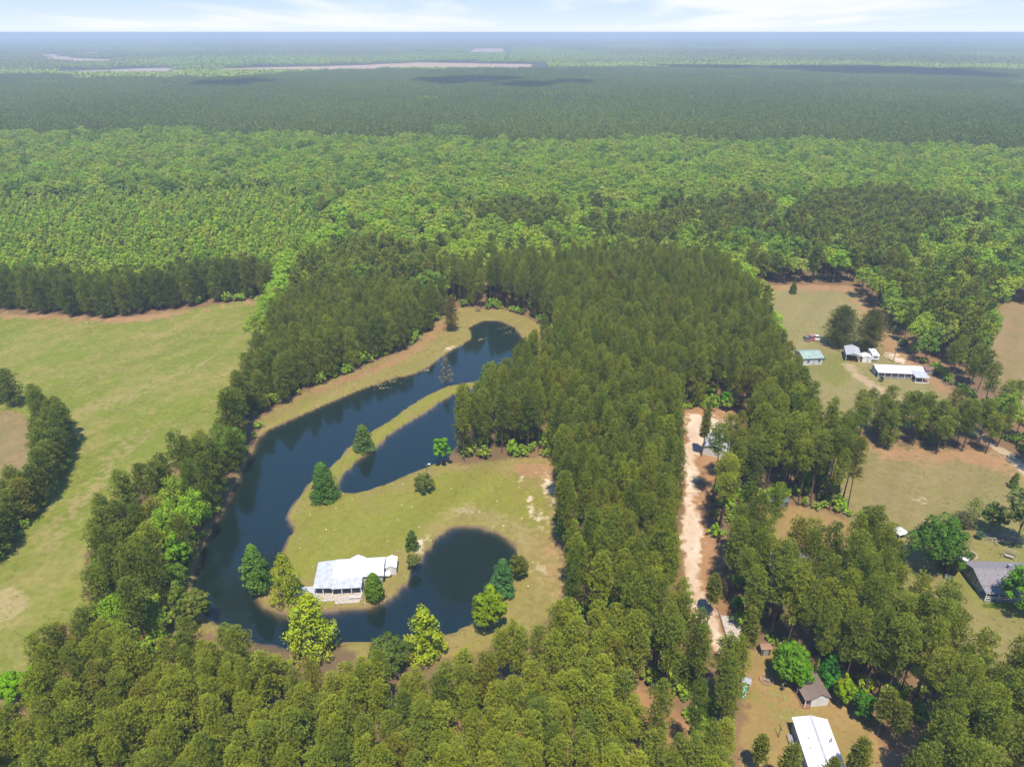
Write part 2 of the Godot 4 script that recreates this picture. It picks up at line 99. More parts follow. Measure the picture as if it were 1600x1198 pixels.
# ---------------------------------------------------------------- helpers
class Shape:
	var v := PackedVector3Array()
	var c := PackedColorArray()
	var tone := Color.WHITE

	func tri(a: Vector3, b: Vector3, d: Vector3) -> void:
		v.append(a); v.append(b); v.append(d)
		c.append(tone); c.append(tone); c.append(tone)

	func quad(a: Vector3, b: Vector3, d: Vector3, e: Vector3) -> void:
		tri(a, b, d); tri(a, d, e)

	func hexa(p: Array) -> void:   # 8 corners: bottom ring 0-3, top ring 4-7, counter-clockwise seen from above
		quad(p[0], p[1], p[2], p[3])
		quad(p[7], p[6], p[5], p[4])
		for i in 4:
			var j := (i + 1) % 4
			quad(p[j], p[i], p[i + 4], p[j + 4])

	func box(lo: Vector3, hi: Vector3) -> void:
		hexa([Vector3(lo.x, lo.y, hi.z), Vector3(hi.x, lo.y, hi.z), Vector3(hi.x, lo.y, lo.z), Vector3(lo.x, lo.y, lo.z),
			Vector3(lo.x, hi.y, hi.z), Vector3(hi.x, hi.y, hi.z), Vector3(hi.x, hi.y, lo.z), Vector3(lo.x, hi.y, lo.z)])

	func tube(path: Array, radii: Array, sides := 7) -> void:
		var rings := []
		for i in path.size():
			var d: Vector3 = (path[mini(i + 1, path.size() - 1)] - path[maxi(i - 1, 0)]).normalized()
			var s := d.cross(Vector3.RIGHT if absf(d.x) < 0.8 else Vector3.UP).normalized()
			var t := d.cross(s)
			var ring := []
			for k in sides:
				var a := TAU * k / sides
				ring.append(path[i] + (s * cos(a) + t * sin(a)) * radii[i])
			rings.append(ring)
		for i in path.size() - 1:
			for k in sides:
				var n := (k + 1) % sides
				quad(rings[i][k], rings[i][n], rings[i + 1][n], rings[i + 1][k])
		for e in [0, path.size() - 1]:
			for k in sides:
				tri(path[e], rings[e][k], rings[e][(k + 1) % sides])

	func lump(at: Vector3, r: Vector3, rough: float, rnd: RandomNumberGenerator, rows := 6, cols := 9) -> void:
		var g := []
		for i in rows + 1:
			var ring := []
			var la := PI * i / rows
			for k in cols:
				var lo := TAU * k / cols
				var s := 1.0 + rnd.randf_range(-rough, rough)
				ring.append(at + Vector3(sin(la) * cos(lo) * r.x, cos(la) * r.y, sin(la) * sin(lo) * r.z) * s)
			if i == 0 or i == rows:
				for k in cols:
					ring[k] = ring[0]
			g.append(ring)
		for i in rows:
			for k in cols:
				var n := (k + 1) % cols
				if i > 0:
					tri(g[i][k], g[i][n], g[i + 1][n])
				if i < rows - 1:
					tri(g[i][k], g[i + 1][n], g[i + 1][k])

	func mesh(mat: Material = null, into: ArrayMesh = null) -> ArrayMesh:
		var a := []
		a.resize(Mesh.ARRAY_MAX)
		a[Mesh.ARRAY_VERTEX] = v
		a[Mesh.ARRAY_COLOR] = c
		var m := into if into else ArrayMesh.new()
		m.add_surface_from_arrays(Mesh.PRIMITIVE_TRIANGLES, a)
		if mat:
			m.surface_set_material(m.get_surface_count() - 1, mat)
		return m


func lin(r: float, g: float, b: float) -> Color:
	return Color(r, g, b).linear_to_srgb()


func mat(key: String, c: Color, rough := 0.85, metal := 0.0, spec := 0.5) -> StandardMaterial3D:
	if not M.has(key):
		var m := StandardMaterial3D.new()
		m.resource_name = key
		m.albedo_color = c.linear_to_srgb()
		m.roughness = rough
		m.metallic = metal
		m.metallic_specular = spec
		M[key] = m
	return M[key]


func leaf(key: String, c: Color, through: float) -> StandardMaterial3D:
	var m := mat(key, c, 0.7, 0.0, 0.16)
	m.vertex_color_use_as_albedo = true
	m.backlight_enabled = true
	m.backlight = Color(0.8 * through, through, 0.45 * through)
	return m


func grained(key: String, c: Color, scale: float, contrast: float, rough := 0.85) -> StandardMaterial3D:
	var m := mat(key, c, rough)
	if m.albedo_texture == null:
		var n := FastNoiseLite.new()
		n.seed = key.hash() % 1000
		n.frequency = 0.02
		n.fractal_octaves = 5
		var g := Gradient.new()
		g.set_color(0, Color(1.0 - contrast, 1.0 - contrast, 1.0 - contrast))
		g.set_color(1, Color.WHITE)
		var t := NoiseTexture2D.new()
		t.width = 256; t.height = 256
		t.seamless = true
		t.noise = n
		t.color_ramp = g
		m.albedo_texture = t
		m.uv1_triplanar = true
		m.uv1_world_triplanar = true
		m.uv1_scale = Vector3.ONE / scale
	return m


func numbered(called: String) -> String:
	var k: int = names.get(called, -1) + 1
	names[called] = k
	return called if k == 0 else "%s_%03d" % [called, k]


func thing(called: String, label: String, category: String, at := Vector3.ZERO, turn := 0.0, group := "") -> Node3D:
	var o := Node3D.new()
	o.name = numbered(called)
	add_child(o)
	o.position = at
	o.rotation.y = turn
	tag(o, label, category, group)
	return o


func tag(o: Node3D, label: String, category: String, group := "") -> void:
	o.set_meta("label", label)
	o.set_meta("category", category)
	if group:
		o.set_meta("group", group)


func part(called: String, s: Shape, m: Material, parent: Node3D) -> MeshInstance3D:
	var o := MeshInstance3D.new()
	o.name = called
	o.mesh = s.mesh(m)
	parent.add_child(o, true)
	return o


func placed(called: String, mesh: Mesh, parent: Node3D, m: Material = null) -> MeshInstance3D:
	var o := MeshInstance3D.new()
	o.name = called
	o.mesh = mesh
	if m:
		o.set_surface_override_material(0, m)
	parent.add_child(o, true)
	return o


func setting(called: String, mesh: Mesh, kind := "structure") -> MeshInstance3D:
	var o := MeshInstance3D.new()
	o.name = numbered(called)
	o.mesh = mesh
	o.set_meta("kind", kind)
	add_child(o, true)
	return o


func points(flat: Array) -> PackedVector2Array:
	var p := PackedVector2Array()
	for i in range(0, flat.size(), 2):
		p.append(Vector2(flat[i], flat[i + 1]))
	return p


func noise8(x: float, y: float) -> float:
	return nz[(int(y) & 511) * 512 + (int(x) & 511)] / 255.0


func fine8(x: float, y: float) -> float:
	return nf[(int(y) & 511) * 512 + (int(x) & 511)] / 255.0


func fill(im: Image, flat: Array, x0: float, z0: float, per: float, c: Color) -> void:   # a polygon in metres into an image, row by row
	var p := points(flat)
	var lo := 1e9
	var hi := -1e9
	for q in p:
		lo = minf(lo, q.y)
		hi = maxf(hi, q.y)
	var w := im.get_width()
	for row in range(maxi(0, int((lo - z0) * per)), mini(im.get_height() - 1, int((hi - z0) * per)) + 1):
		var z := z0 + (row + 0.5) / per
		var xs := PackedFloat32Array()
		for i in p.size():
			var a := p[i]
			var b := p[(i + 1) % p.size()]
			if (a.y <= z) != (b.y <= z):
				xs.append(a.x + (z - a.y) / (b.y - a.y) * (b.x - a.x))
		xs.sort()
		for i in range(0, xs.size() - 1, 2):
			var l := clampi(int(round((xs[i] - x0) * per)), 0, w)
			var r := clampi(int(round((xs[i + 1] - x0) * per)), 0, w)
			if r > l:
				im.fill_rect(Rect2i(l, row, r - l, 1), c)


func mask(polys: Array, blur: float) -> PackedByteArray:   # the mapped ground at half-metre cells, its edges softened over about blur metres
	var w := int(GW * 2)
	var h := int(GH * 2)
	var im := Image.create_empty(w, h, false, Image.FORMAT_L8)
	for p in polys:
		fill(im, p, X0, Z0, 2.0, Color.WHITE)
	if blur > 0.6:
		im.generate_mipmaps()
		im.resize(int(w / blur / 2.0), int(h / blur / 2.0), Image.INTERPOLATE_TRILINEAR)
		im.clear_mipmaps()
		im.resize(w, h, Image.INTERPOLATE_CUBIC)
	return im.get_data()


func in_view(x: float, y: float, z: float, margin: float) -> bool:
	var c := cos(0.459)
	var s := sin(0.459)
	var dy := y - 100.0
	var d := -(dy * s + z * c)
	if d < 1.0:
		return false
	var up := dy * c - z * s
	return absf(x) / d < 0.7207 + margin and up / d > -0.54 - margin


func depth_of(x: float, y: float, z: float) -> float:
	return -((y - 100.0) * sin(0.459) + z * cos(0.459))


func on(x: float, z: float) -> Vector3:
	return Vector3(x, 0, z)


# ---------------------------------------------------------------- trees
func tuft(s: Shape, at: Vector3, out: Vector3, blades: int, long: float, wide: float) -> void:
	for b in blades:
		var d := (out + Vector3(rng.randf_range(-0.8, 0.8), rng.randf_range(-0.6, 0.8), rng.randf_range(-0.8, 0.8))).normalized()
		var side := d.cross(Vector3(rng.randf_range(-1, 1), rng.randf_range(-1, 1), rng.randf_range(-1, 1))).normalized() * wide * 0.5
		s.tri(at - side, at + side, at + d * long * rng.randf_range(0.75, 1.15))


func pine_crown(h: float, base: float, r: float, branches: int, tufts: int, blades: int, long: float, wide: float, point := 0.6) -> Shape:
	var s := Shape.new()
	var az := rng.randf() * TAU
	for i in branches:
		var t := (i + rng.randf()) / branches
		az += 2.4 + rng.randf_range(-0.4, 0.4)
		var y := h * (base + (0.97 - base) * t)
		var reach := r * pow(maxf(0.0, 1.0 - t * t), point) * minf(1.0, 0.62 + t * 1.5) * rng.randf_range(0.62, 1.1)
		var dir := Vector3(cos(az), 0, sin(az))
		var root := Vector3(0, y - reach * 0.1, 0)
		var tip := root + dir * reach + Vector3(0, reach * rng.randf_range(0.1, 0.4), 0)
		s.tone = Color(0.75, 0.55, 0.42)
		var across := dir.cross(Vector3.UP) * 0.045
		s.tri(root - across, root + across, tip)
		s.tri(root - Vector3(0, 0.05, 0), root + Vector3(0, 0.05, 0), tip)
		var n := 1 if reach < 0.8 else 2 if reach < 1.7 else 3
		for k in n:
			var at := root.lerp(tip, 1.0 - 0.36 * k) + Vector3(rng.randf_range(-0.25, 0.25), 0.1, rng.randf_range(-0.25, 0.25)) * minf(1.0, reach)
			var cr := rng.randf_range(0.45, 0.85) * (0.72 + 0.12 * r)
			var f := rng.randf_range(0.72, 1.0)
			var warm := rng.randf_range(-0.06, 0.06)
			for q in tufts:
				var u := Vector3(rng.randfn(), rng.randfn() + 0.35, rng.randfn()).normalized() * rng.randf_range(0.6, 1.0)
				var g := f * rng.randf_range(0.88, 1.0)
				s.tone = Color(g * (0.94 + warm), g, g * (0.92 - warm))
				tuft(s, at + u * Vector3(cr, cr * 0.7, cr), (u * 1.3 + dir * 0.2 + Vector3(0, 0.35, 0)), blades, long, wide)
	return s


func trunk_shape(h: float, r: float, top := 0.93) -> Shape:
	var s := Shape.new()
	var path := []
	var radii := []
	var lean := Vector3(rng.randf_range(-0.02, 0.02), 0, rng.randf_range(-0.02, 0.02))
	for k in 6:
		var t := k / 5.0
		path.append(Vector3(0, -0.2 + (h * top + 0.2) * t, 0) + lean * h * sin(t * 3.1))
		radii.append(r * (1.25 if k == 0 else 1.0 - 0.82 * t))
	s.tube(path, radii, 6)
	return s


func leaf_lobe(s: Shape, at: Vector3, r: Vector3, leaves: int, size: float, tilt: float) -> void:   # leaf sprays over a rounded bough, most of them lying along its outside
	var f := rng.randf_range(0.74, 1.0)
	var warm := rng.randf_range(-0.07, 0.07)
	for i in leaves:
		var u := Vector3(rng.randfn(), rng.randfn() + 0.25, rng.randfn()).normalized()
		var p := at + u * r * rng.randf_range(0.72, 1.06)
		var n := (u + Vector3(rng.randf_range(-tilt, tilt), rng.randf_range(-tilt, tilt) + 0.25, rng.randf_range(-tilt, tilt))).normalized()
		var a := n.cross(Vector3(rng.randf_range(-1, 1), rng.randf_range(-1, 1), rng.randf_range(-1, 1))).normalized()
		var b := n.cross(a)
		var z := size * rng.randf_range(0.6, 1.2)
		var g := f * rng.randf_range(0.84, 1.0)
		s.tone = Color(g * (1.0 + warm), g, g * (0.95 - warm))
		s.quad(p - a * z, p - b * z * 0.62, p + a * z, p + b * z * 0.62)


func leafy_crown(h: float, base: float, r: float, lobes: int, leaves: int, size: float, form: String, tilt := 0.65) -> Shape:
	var s := Shape.new()
	var mid := h * (base + 1.0) * 0.5
	var up := h * (1.0 - base) * 0.5
	for i in lobes:
		var t := (i + 0.5) / lobes
		var az := i * 2.39996 + rng.randf_range(-0.35, 0.35)
		var at: Vector3
		var lr: float
		if form == "cone":
			var y := pow(t, 1.25)
			var reach := r * pow(1.0 - y, 0.56) * rng.randf_range(0.5, 0.95)
			at = Vector3(cos(az) * reach, h * (base + (0.95 - base) * y), sin(az) * reach)
			lr = r * (0.34 - 0.14 * y) * rng.randf_range(0.7, 1.35)
		elif form == "egg":
			var y := t
			var reach := r * sin(PI * pow(y * 0.94 + 0.06, 0.7)) * rng.randf_range(0.6, 0.85)
			at = Vector3(cos(az) * reach, h * (base + (0.93 - base) * y), sin(az) * reach)
			lr = r * 0.36 * rng.randf_range(0.8, 1.2)
		elif form == "boughs":   # a loose, open crown with gaps between its boughs
			var y := pow(t, 1.35)
			var reach := r * pow(1.0 - y, 0.6) * rng.randf_range(0.35, 0.95)
			at = Vector3(cos(az) * reach, h * (base + (0.95 - base) * y), sin(az) * reach)
			lr = r * rng.randf_range(0.15, 0.27)
		else:   # a broad dome of boughs
			var la := acos(1.0 - 1.45 * t)
			var k := rng.randf_range(0.58, 0.9)
			k = rng.randf_range(0.45, 0.98)
			at = Vector3(sin(la) * cos(az) * r * k, mid + cos(la) * up * k * 0.95, sin(la) * sin(az) * r * k)
			lr = r * rng.randf_range(0.16, 0.33)
		leaf_lobe(s, at, Vector3(lr, lr * rng.randf_range(0.65, 0.9), lr), leaves, size, tilt)
		s.tone = Color(0.6, 0.45, 0.4)
		var root := Vector3(0, maxf(h * base * 0.8, at.y - lr - r * 0.35), 0)
		var w := Vector3(-sin(az), 0, cos(az)) * 0.06
		s.tri(root - w, root + w, at)
	return s


func both(crown: Shape, cm: Material, trunk: Shape, tm: Material) -> ArrayMesh:
	return trunk.mesh(tm, crown.mesh(cm))


func scatter(called: String, mesh: Mesh, where: Array, tints: Array, parent: Node3D) -> void:
	if where.is_empty():
		return
	var mm := MultiMesh.new()
	mm.transform_format = MultiMesh.TRANSFORM_3D
	mm.use_colors = true
	mm.mesh = mesh
	mm.instance_count = where.size()
	for i in where.size():
		mm.set_instance_transform(i, where[i])
		mm.set_instance_color(i, tints[i])
	var o := MultiMeshInstance3D.new()
	o.name = called
	o.multimesh = mm
	o.set_meta("kind", "stuff")
	parent.add_child(o, true)


func mass(called: String, label: String) -> Node3D:
	var o := Node3D.new()
	o.name = numbered(called)
	o.set_meta("kind", "stuff")
	o.set_meta("label", label)
	add_child(o)
	return o


func turned(at: Vector3, size: float, tall := 1.0) -> Transform3D:
	var b := Basis(Vector3.UP, rng.randf() * TAU) * Basis(Vector3(1, 0, 0), rng.randf_range(-0.04, 0.04))
	return Transform3D(b.scaled_local(Vector3(size, size * tall, size)), at)


# ---------------------------------------------------------------- setting
func make_ground() -> void:
	for k in PAINT:
		masks[k[0]] = mask(k[1], k[2])
	var ponds := mask([POND_MAIN, POND_SIDE], 2.0)
	pond_mask = ponds
	var side := mask([POND_SIDE], 6.0)
	var w := int(GW * 4)
	var h := int(GH * 4)
	var mw := int(GW * 2)
	var bytes := PackedByteArray()
	bytes.resize(w * h * 3)
	var layers := []
	for k in PAINT:
		layers.append([masks[k[0]], Color(k[3][0], k[3][1], k[3][2]), Color(k[4][0], k[4][1], k[4][2]), k[5], k[6]])
	var straw_a := Color(0.19, 0.115, 0.06)
	var straw_b := Color(0.105, 0.08, 0.042)
	var mud := Color(0.16, 0.115, 0.055)
	var o := 0
	for y in h:
		var my := (y >> 1) * mw
		for x in w:
			var at := my + (x >> 1)
			var n := nz[((y >> 1) & 511) * 512 + ((x >> 1) & 511)] / 255.0
			var n2 := nz[((y * 2 + 91) & 511) * 512 + ((x * 2 + 37) & 511)] / 255.0
			var f := nf[(y & 511) * 512 + (x & 511)] / 255.0
			var g := nf[((y * 3) & 511) * 512 + ((x * 3) & 511)] / 255.0
			var c := straw_a.lerp(straw_b, clampf(n * 1.5 - 0.4 + (f - 0.5) * 0.5, 0.0, 1.0))
			for l in layers:
				var m: int = l[0][at]
				if m > 6:
					var k := clampf((m / 255.0 + (n2 - 0.5) * l[3] + (f - 0.5) * l[3] * 0.9 - 0.5) * l[4] + 0.5, 0.0, 1.0)
					if k > 0.0:
						c = c.lerp(l[1].lerp(l[2], clampf(n * 0.9 + n2 * 0.9 - 0.65 + (f - 0.5) * 0.45, 0.0, 1.0)), k)
			var p := ponds[at]
			if p > 40:
				c = c.lerp(mud, clampf((p / 255.0 - 0.36 + (n2 - 0.5) * 0.3 + (f - 0.5) * 0.2) * 6.0, 0.0, 1.0))
			if f > 0.7:
				c = c.lerp(Color(c.r * 0.8, c.g * 0.9, c.b * 0.78), (f - 0.7) * 3.0)
			var across := x * 0.82 + y * 0.57
			var along := y * 0.82 - x * 0.57
			var mown := nz[(int(along * 0.11) & 511) * 512 + (int(across * 1.9) & 511)] / 255.0
			c = c * (0.66 + 0.26 * f + 0.26 * g + 0.2 * mown)
			c = c.linear_to_srgb()
			bytes[o] = int(clampf(c.r, 0, 1) * 255.0)
			bytes[o + 1] = int(clampf(c.g, 0, 1) * 255.0)
			bytes[o + 2] = int(clampf(c.b, 0, 1) * 255.0)
			o += 3
	var gm := mat("ground", Color.WHITE, 0.95, 0.0, 0.25)
	gm.albedo_texture = ImageTexture.create_from_image(Image.create_from_data(w, h, false, Image.FORMAT_RGB8, bytes))
	gm.texture_repeat = false
	# the sheet itself, in 1.25 m cells, hollowed out where the ponds lie; each kind of ground is an object
	var step := 1.25
	var nx := int(GW / step)
	var nzz := int(GH / step)
	var heights := PackedFloat32Array()
	heights.resize((nx + 1) * (nzz + 1))
	for j in nzz + 1:
		for i in nx + 1:
			var fx := clampf(i * step * 2.0 - 0.5, 0, mw - 2)
			var fz := clampf(j * step * 2.0 - 0.5, 0, int(GH * 2) - 2)
			var a := int(fz) * mw + int(fx)
			var tx := fx - int(fx)
			var tz := fz - int(fz)
			var p := lerpf(lerpf(ponds[a], ponds[a + 1], tx), lerpf(ponds[a + mw], ponds[a + mw + 1], tx), tz) / 255.0
			var y := 0.0
			if p > 0.02:
				y = -0.84 * smoothstep(0.1, 0.9, p) - 1.6 * smoothstep(0.8, 1.0, p)
			heights[j * (nx + 1) + i] = y + (noise8(i * 2.0, j * 2.0) - 0.5) * 0.16 * (1.0 if p < 0.02 else 0.0)
	var kinds := {}
	var water := {"pond": Shape.new(), "pond_arm": Shape.new()}
	for j in nzz:
		for i in nx:
			var mx := mini(mw - 1, int((i + 0.5) * step * 2.0))
			var at := mini(int(GH * 2) - 1, int((j + 0.5) * step * 2.0)) * mw + mx
			var kind := "ground"
			for k in PAINT:
				if k[7] and masks[k[0]][at] > 127:
					kind = k[7]
			if ponds[at] > 127:
				kind = "pond_bed"
			var q := j * (nx + 1) + i
			var wet := minf(minf(heights[q], heights[q + 1]), minf(heights[q + nx + 1], heights[q + nx + 2]))
			if wet < WATER:
				var ws: Shape = water["pond_arm" if side[at] > 90 else "pond"]
				var wa := Vector3(X0 + i * step, WATER, Z0 + j * step)
				ws.quad(wa, wa + Vector3(step, 0, 0), wa + Vector3(step, 0, step), wa + Vector3(0, 0, step))
			if not kinds.has(kind):
				kinds[kind] = [PackedVector3Array(), PackedVector2Array()]
			for d in [[0, 0], [1, 0], [1, 1], [0, 0], [1, 1], [0, 1]]:
				var ii: int = i + d[0]
				var jj: int = j + d[1]
				kinds[kind][0].append(Vector3(X0 + ii * step, heights[jj * (nx + 1) + ii], Z0 + jj * step))
				kinds[kind][1].append(Vector2(float(ii) / nx, float(jj) / nzz))
	for kind in kinds:
		var a := []
		a.resize(Mesh.ARRAY_MAX)
		a[Mesh.ARRAY_VERTEX] = kinds[kind][0]
		a[Mesh.ARRAY_TEX_UV] = kinds[kind][1]
		var m := ArrayMesh.new()
		m.add_surface_from_arrays(Mesh.PRIMITIVE_TRIANGLES, a)
		m.surface_set_material(0, gm)
		setting(kind, m)
	var wm := mat("pond water", Color(0.02, 0.03, 0.03), 0.04, 0.0, 0.5)
	wm.transparency = BaseMaterial3D.TRANSPARENCY_ALPHA
	wm.albedo_color.a = 0.05
	var rn := FastNoiseLite.new()
	rn.seed = 21
	rn.frequency = 0.03
	var rt := NoiseTexture2D.new()
	rt.width = 512; rt.height = 512
	rt.seamless = true
	rt.as_normal_map = true
	rt.bump_strength = 4.0
	rt.noise = rn
	wm.normal_enabled = true
	wm.normal_texture = rt
	wm.normal_scale = 0.05
	wm.uv1_triplanar = true
	wm.uv1_world_triplanar = true
	wm.uv1_scale = Vector3.ONE / 24.0
	for k in water:
		setting(k, water[k].mesh(wm))
	# the water itself is murky: light dies out in it within a metre or two
	var lo := Vector2(1e9, 1e9)
	var hi := -lo
	for k in [POND_MAIN, POND_SIDE]:
		for v in points(k):
			lo = lo.min(v)
			hi = hi.max(v)
	var murk := FogVolume.new()
	murk.name = "pond_water"
	murk.shape = RenderingServer.FOG_VOLUME_SHAPE_BOX
	murk.size = Vector3(hi.x - lo.x + 8.0, 3.4, hi.y - lo.y + 8.0)
	murk.position = Vector3((lo.x + hi.x) / 2.0, WATER - 0.02 - 1.7, (lo.y + hi.y) / 2.0)
	var fm := FogMaterial.new()
	fm.density = 1.3
	fm.albedo = Color(0.03, 0.09, 0.078).linear_to_srgb()
	murk.material = fm
	murk.set_meta("kind", "stuff")
	add_child(murk)
	# the country round it, out to the horizon
	var far := grained("woodland floor", Color(0.085, 0.075, 0.035), 90.0, 0.6, 1.0)
	var R := 42000.0
	var s := Shape.new()
	for r in [[-R, -R, R, Z0], [-R, Z0, X0, Z0 + GH], [X0 + GW, Z0, R, Z0 + GH], [-R, Z0 + GH, R, 3000.0]]:
		s.quad(Vector3(r[0], 0, r[1]), Vector3(r[2], 0, r[1]), Vector3(r[2], 0, r[3]), Vector3(r[0], 0, r[3]))
	setting("outer_ground", s.mesh(far))


# ---------------------------------------------------------------- forest
var pine_near: Array = []
var pine_tall: Array = []
var pine_low: Array = []
var pine_mid: Array = []
var oak_near: Array = []
var oak_mid: Array = []
var young_mid: Array = []
var bush: Array = []
var zone: PackedByteArray
var pines: Array = []      # [position, crown set, variant, size, tall, tone, zone]
var oaks: Array = []

const PINE_TONES := ["olive green", "yellowish green", "dark green", "brownish green"]
const PINE_TINT := [[1.0, 1.0, 1.0], [1.3, 1.22, 0.95], [0.72, 0.8, 0.85], [1.12, 0.92, 0.9]]
const OAK_TONES := ["fresh green", "yellow green", "deep green", "greyish green", "bright spring green"]
const OAK_TINT := [[1.0, 1.0, 1.0], [1.25, 1.13, 0.95], [0.58, 0.72, 0.8], [1.25, 1.05, 1.7], [1.0, 1.18, 0.8]]


func tint(t: Array, spread: float) -> Color:
	var g := rng.randf_range(1.0 - spread, 1.0 + spread)
	return Color(t[0] * g, t[1] * g * rng.randf_range(0.97, 1.03), t[2] * g * rng.randf_range(0.93, 1.07))


func zone_at(x: float, z: float) -> int:
	var i := int((x - ZX0) * 2.0)
	var j := int((z - ZZ0) * 2.0)
	if i < 0 or j < 0 or i >= int(ZW * 2) or j >= int(ZH * 2):
		return 10 if z < ZZ0 + 2.0 or absf(x) > 200 else 0
	return zone[j * int(ZW * 2) + i]


func edge_at(line: Array, x: float, z: float) -> float:   # the z of a far edge at the bearing of (x, z), the line given as pairs of bearing x / -z and z
	var b := x / -z
	for i in range(0, line.size() - 2, 2):
		if b < line[i + 2]:
			return lerpf(line[i + 1], line[i + 3], clampf((b - line[i]) / (line[i + 2] - line[i]), 0.0, 1.0))
	return line[line.size() - 1]


func make_tree_meshes() -> void:
	var pm := leaf("pine needles", PINE_ALBEDO, 0.22)
	var om := leaf("spring leaves", OAK_ALBEDO, 0.55)
	var bark := grained("pine bark", Color(0.17, 0.115, 0.085), 1.5, 0.5, 0.95)
	var grey := grained("grey bark", Color(0.19, 0.165, 0.135), 1.5, 0.5, 0.95)
	for i in 7:
		pine_near.append([pine_crown(16, rng.randf_range(0.34, 0.46), 2.05, 40, 32, 4, 0.27, 0.11, 0.5), trunk_shape(16, 0.17)])
	for i in 4:
		pine_tall.append([pine_crown(22, rng.randf_range(0.55, 0.66), 2.6, 36, 32, 4, 0.27, 0.115, 0.45), trunk_shape(22, 0.2)])
	for i in 4:
		pine_low.append([pine_crown(15, rng.randf_range(0.06, 0.14), 2.5, 64, 26, 4, 0.29, 0.125, 0.55), trunk_shape(15, 0.18)])
	for i in 4:
		pine_mid.append([pine_crown(17, 0.3, 2.4, 30, 10, 3, 0.7, 0.34, 0.5), trunk_shape(17, 0.2)])
	for i in 5:
		oak_near.append([leafy_crown(12, 0.2, 4.0, 64, 80, 0.2, "dome"), trunk_shape(12, 0.2, 0.75)])
	for i in 6:
		oak_mid.append([leafy_crown(16, 0.3, 4.4, 42, 46, 0.34, "dome"), trunk_shape(16, 0.22, 0.75)])
	for i in 4:
		young_mid.append([leafy_crown(10, 0.15, 2.2, 16, 44, 0.3, "egg"), trunk_shape(10, 0.12, 0.8)])
	for i in 3:
		bush.append([leafy_crown(2.4, 0.0, 1.5, 12, 30, 0.24, "dome"), trunk_shape(2.2, 0.06, 0.6)])
	for set_ in [pine_near, pine_tall, pine_low, pine_mid]:
		for k in set_:
			k.append(k[0].mesh(pm)); k.append(k[1].mesh(bark)); k.append(both(k[0], pm, k[1], bark))
	for set_ in [oak_near, oak_mid, young_mid, bush]:
		for k in set_:
			k.append(k[0].mesh(om)); k.append(k[1].mesh(grey)); k.append(both(k[0], om, k[1], grey))
	for i in PINE_TINT.size():
		leaf("pine needles " + PINE_TONES[i], Color(PINE_ALBEDO.r * PINE_TINT[i][0], PINE_ALBEDO.g * PINE_TINT[i][1], PINE_ALBEDO.b * PINE_TINT[i][2]), 0.22)
	for i in OAK_TINT.size():
		leaf("leaves " + OAK_TONES[i], Color(OAK_ALBEDO.r * OAK_TINT[i][0], OAK_ALBEDO.g * OAK_TINT[i][1], OAK_ALBEDO.b * OAK_TINT[i][2]), 0.55)


func put_pine(p: Vector3, set_: Array, h: float, wide: float, tone: int, zn: int) -> void:
	var own: float = 16.0 if set_ == pine_near else 22.0 if set_ == pine_tall else 15.0 if set_ == pine_low else 17.0
	pines.append([p, set_, rng.randi() % set_.size(), wide, h / own / wide, tone, zn, h])


func put_oak(p: Vector3, set_: Array, h: float, wide: float, tone: int, zn: int) -> void:
	var own: float = 12.0 if set_ == oak_near else 16.0 if set_ == oak_mid else 10.0
	oaks.append([p, set_, rng.randi() % set_.size(), wide, h / own / wide, tone, zn, h])


func pick(weights: Array) -> int:
	var t := rng.randf()
	for i in weights.size():
		t -= weights[i]
		if t <= 0.0:
			return i
	return 0


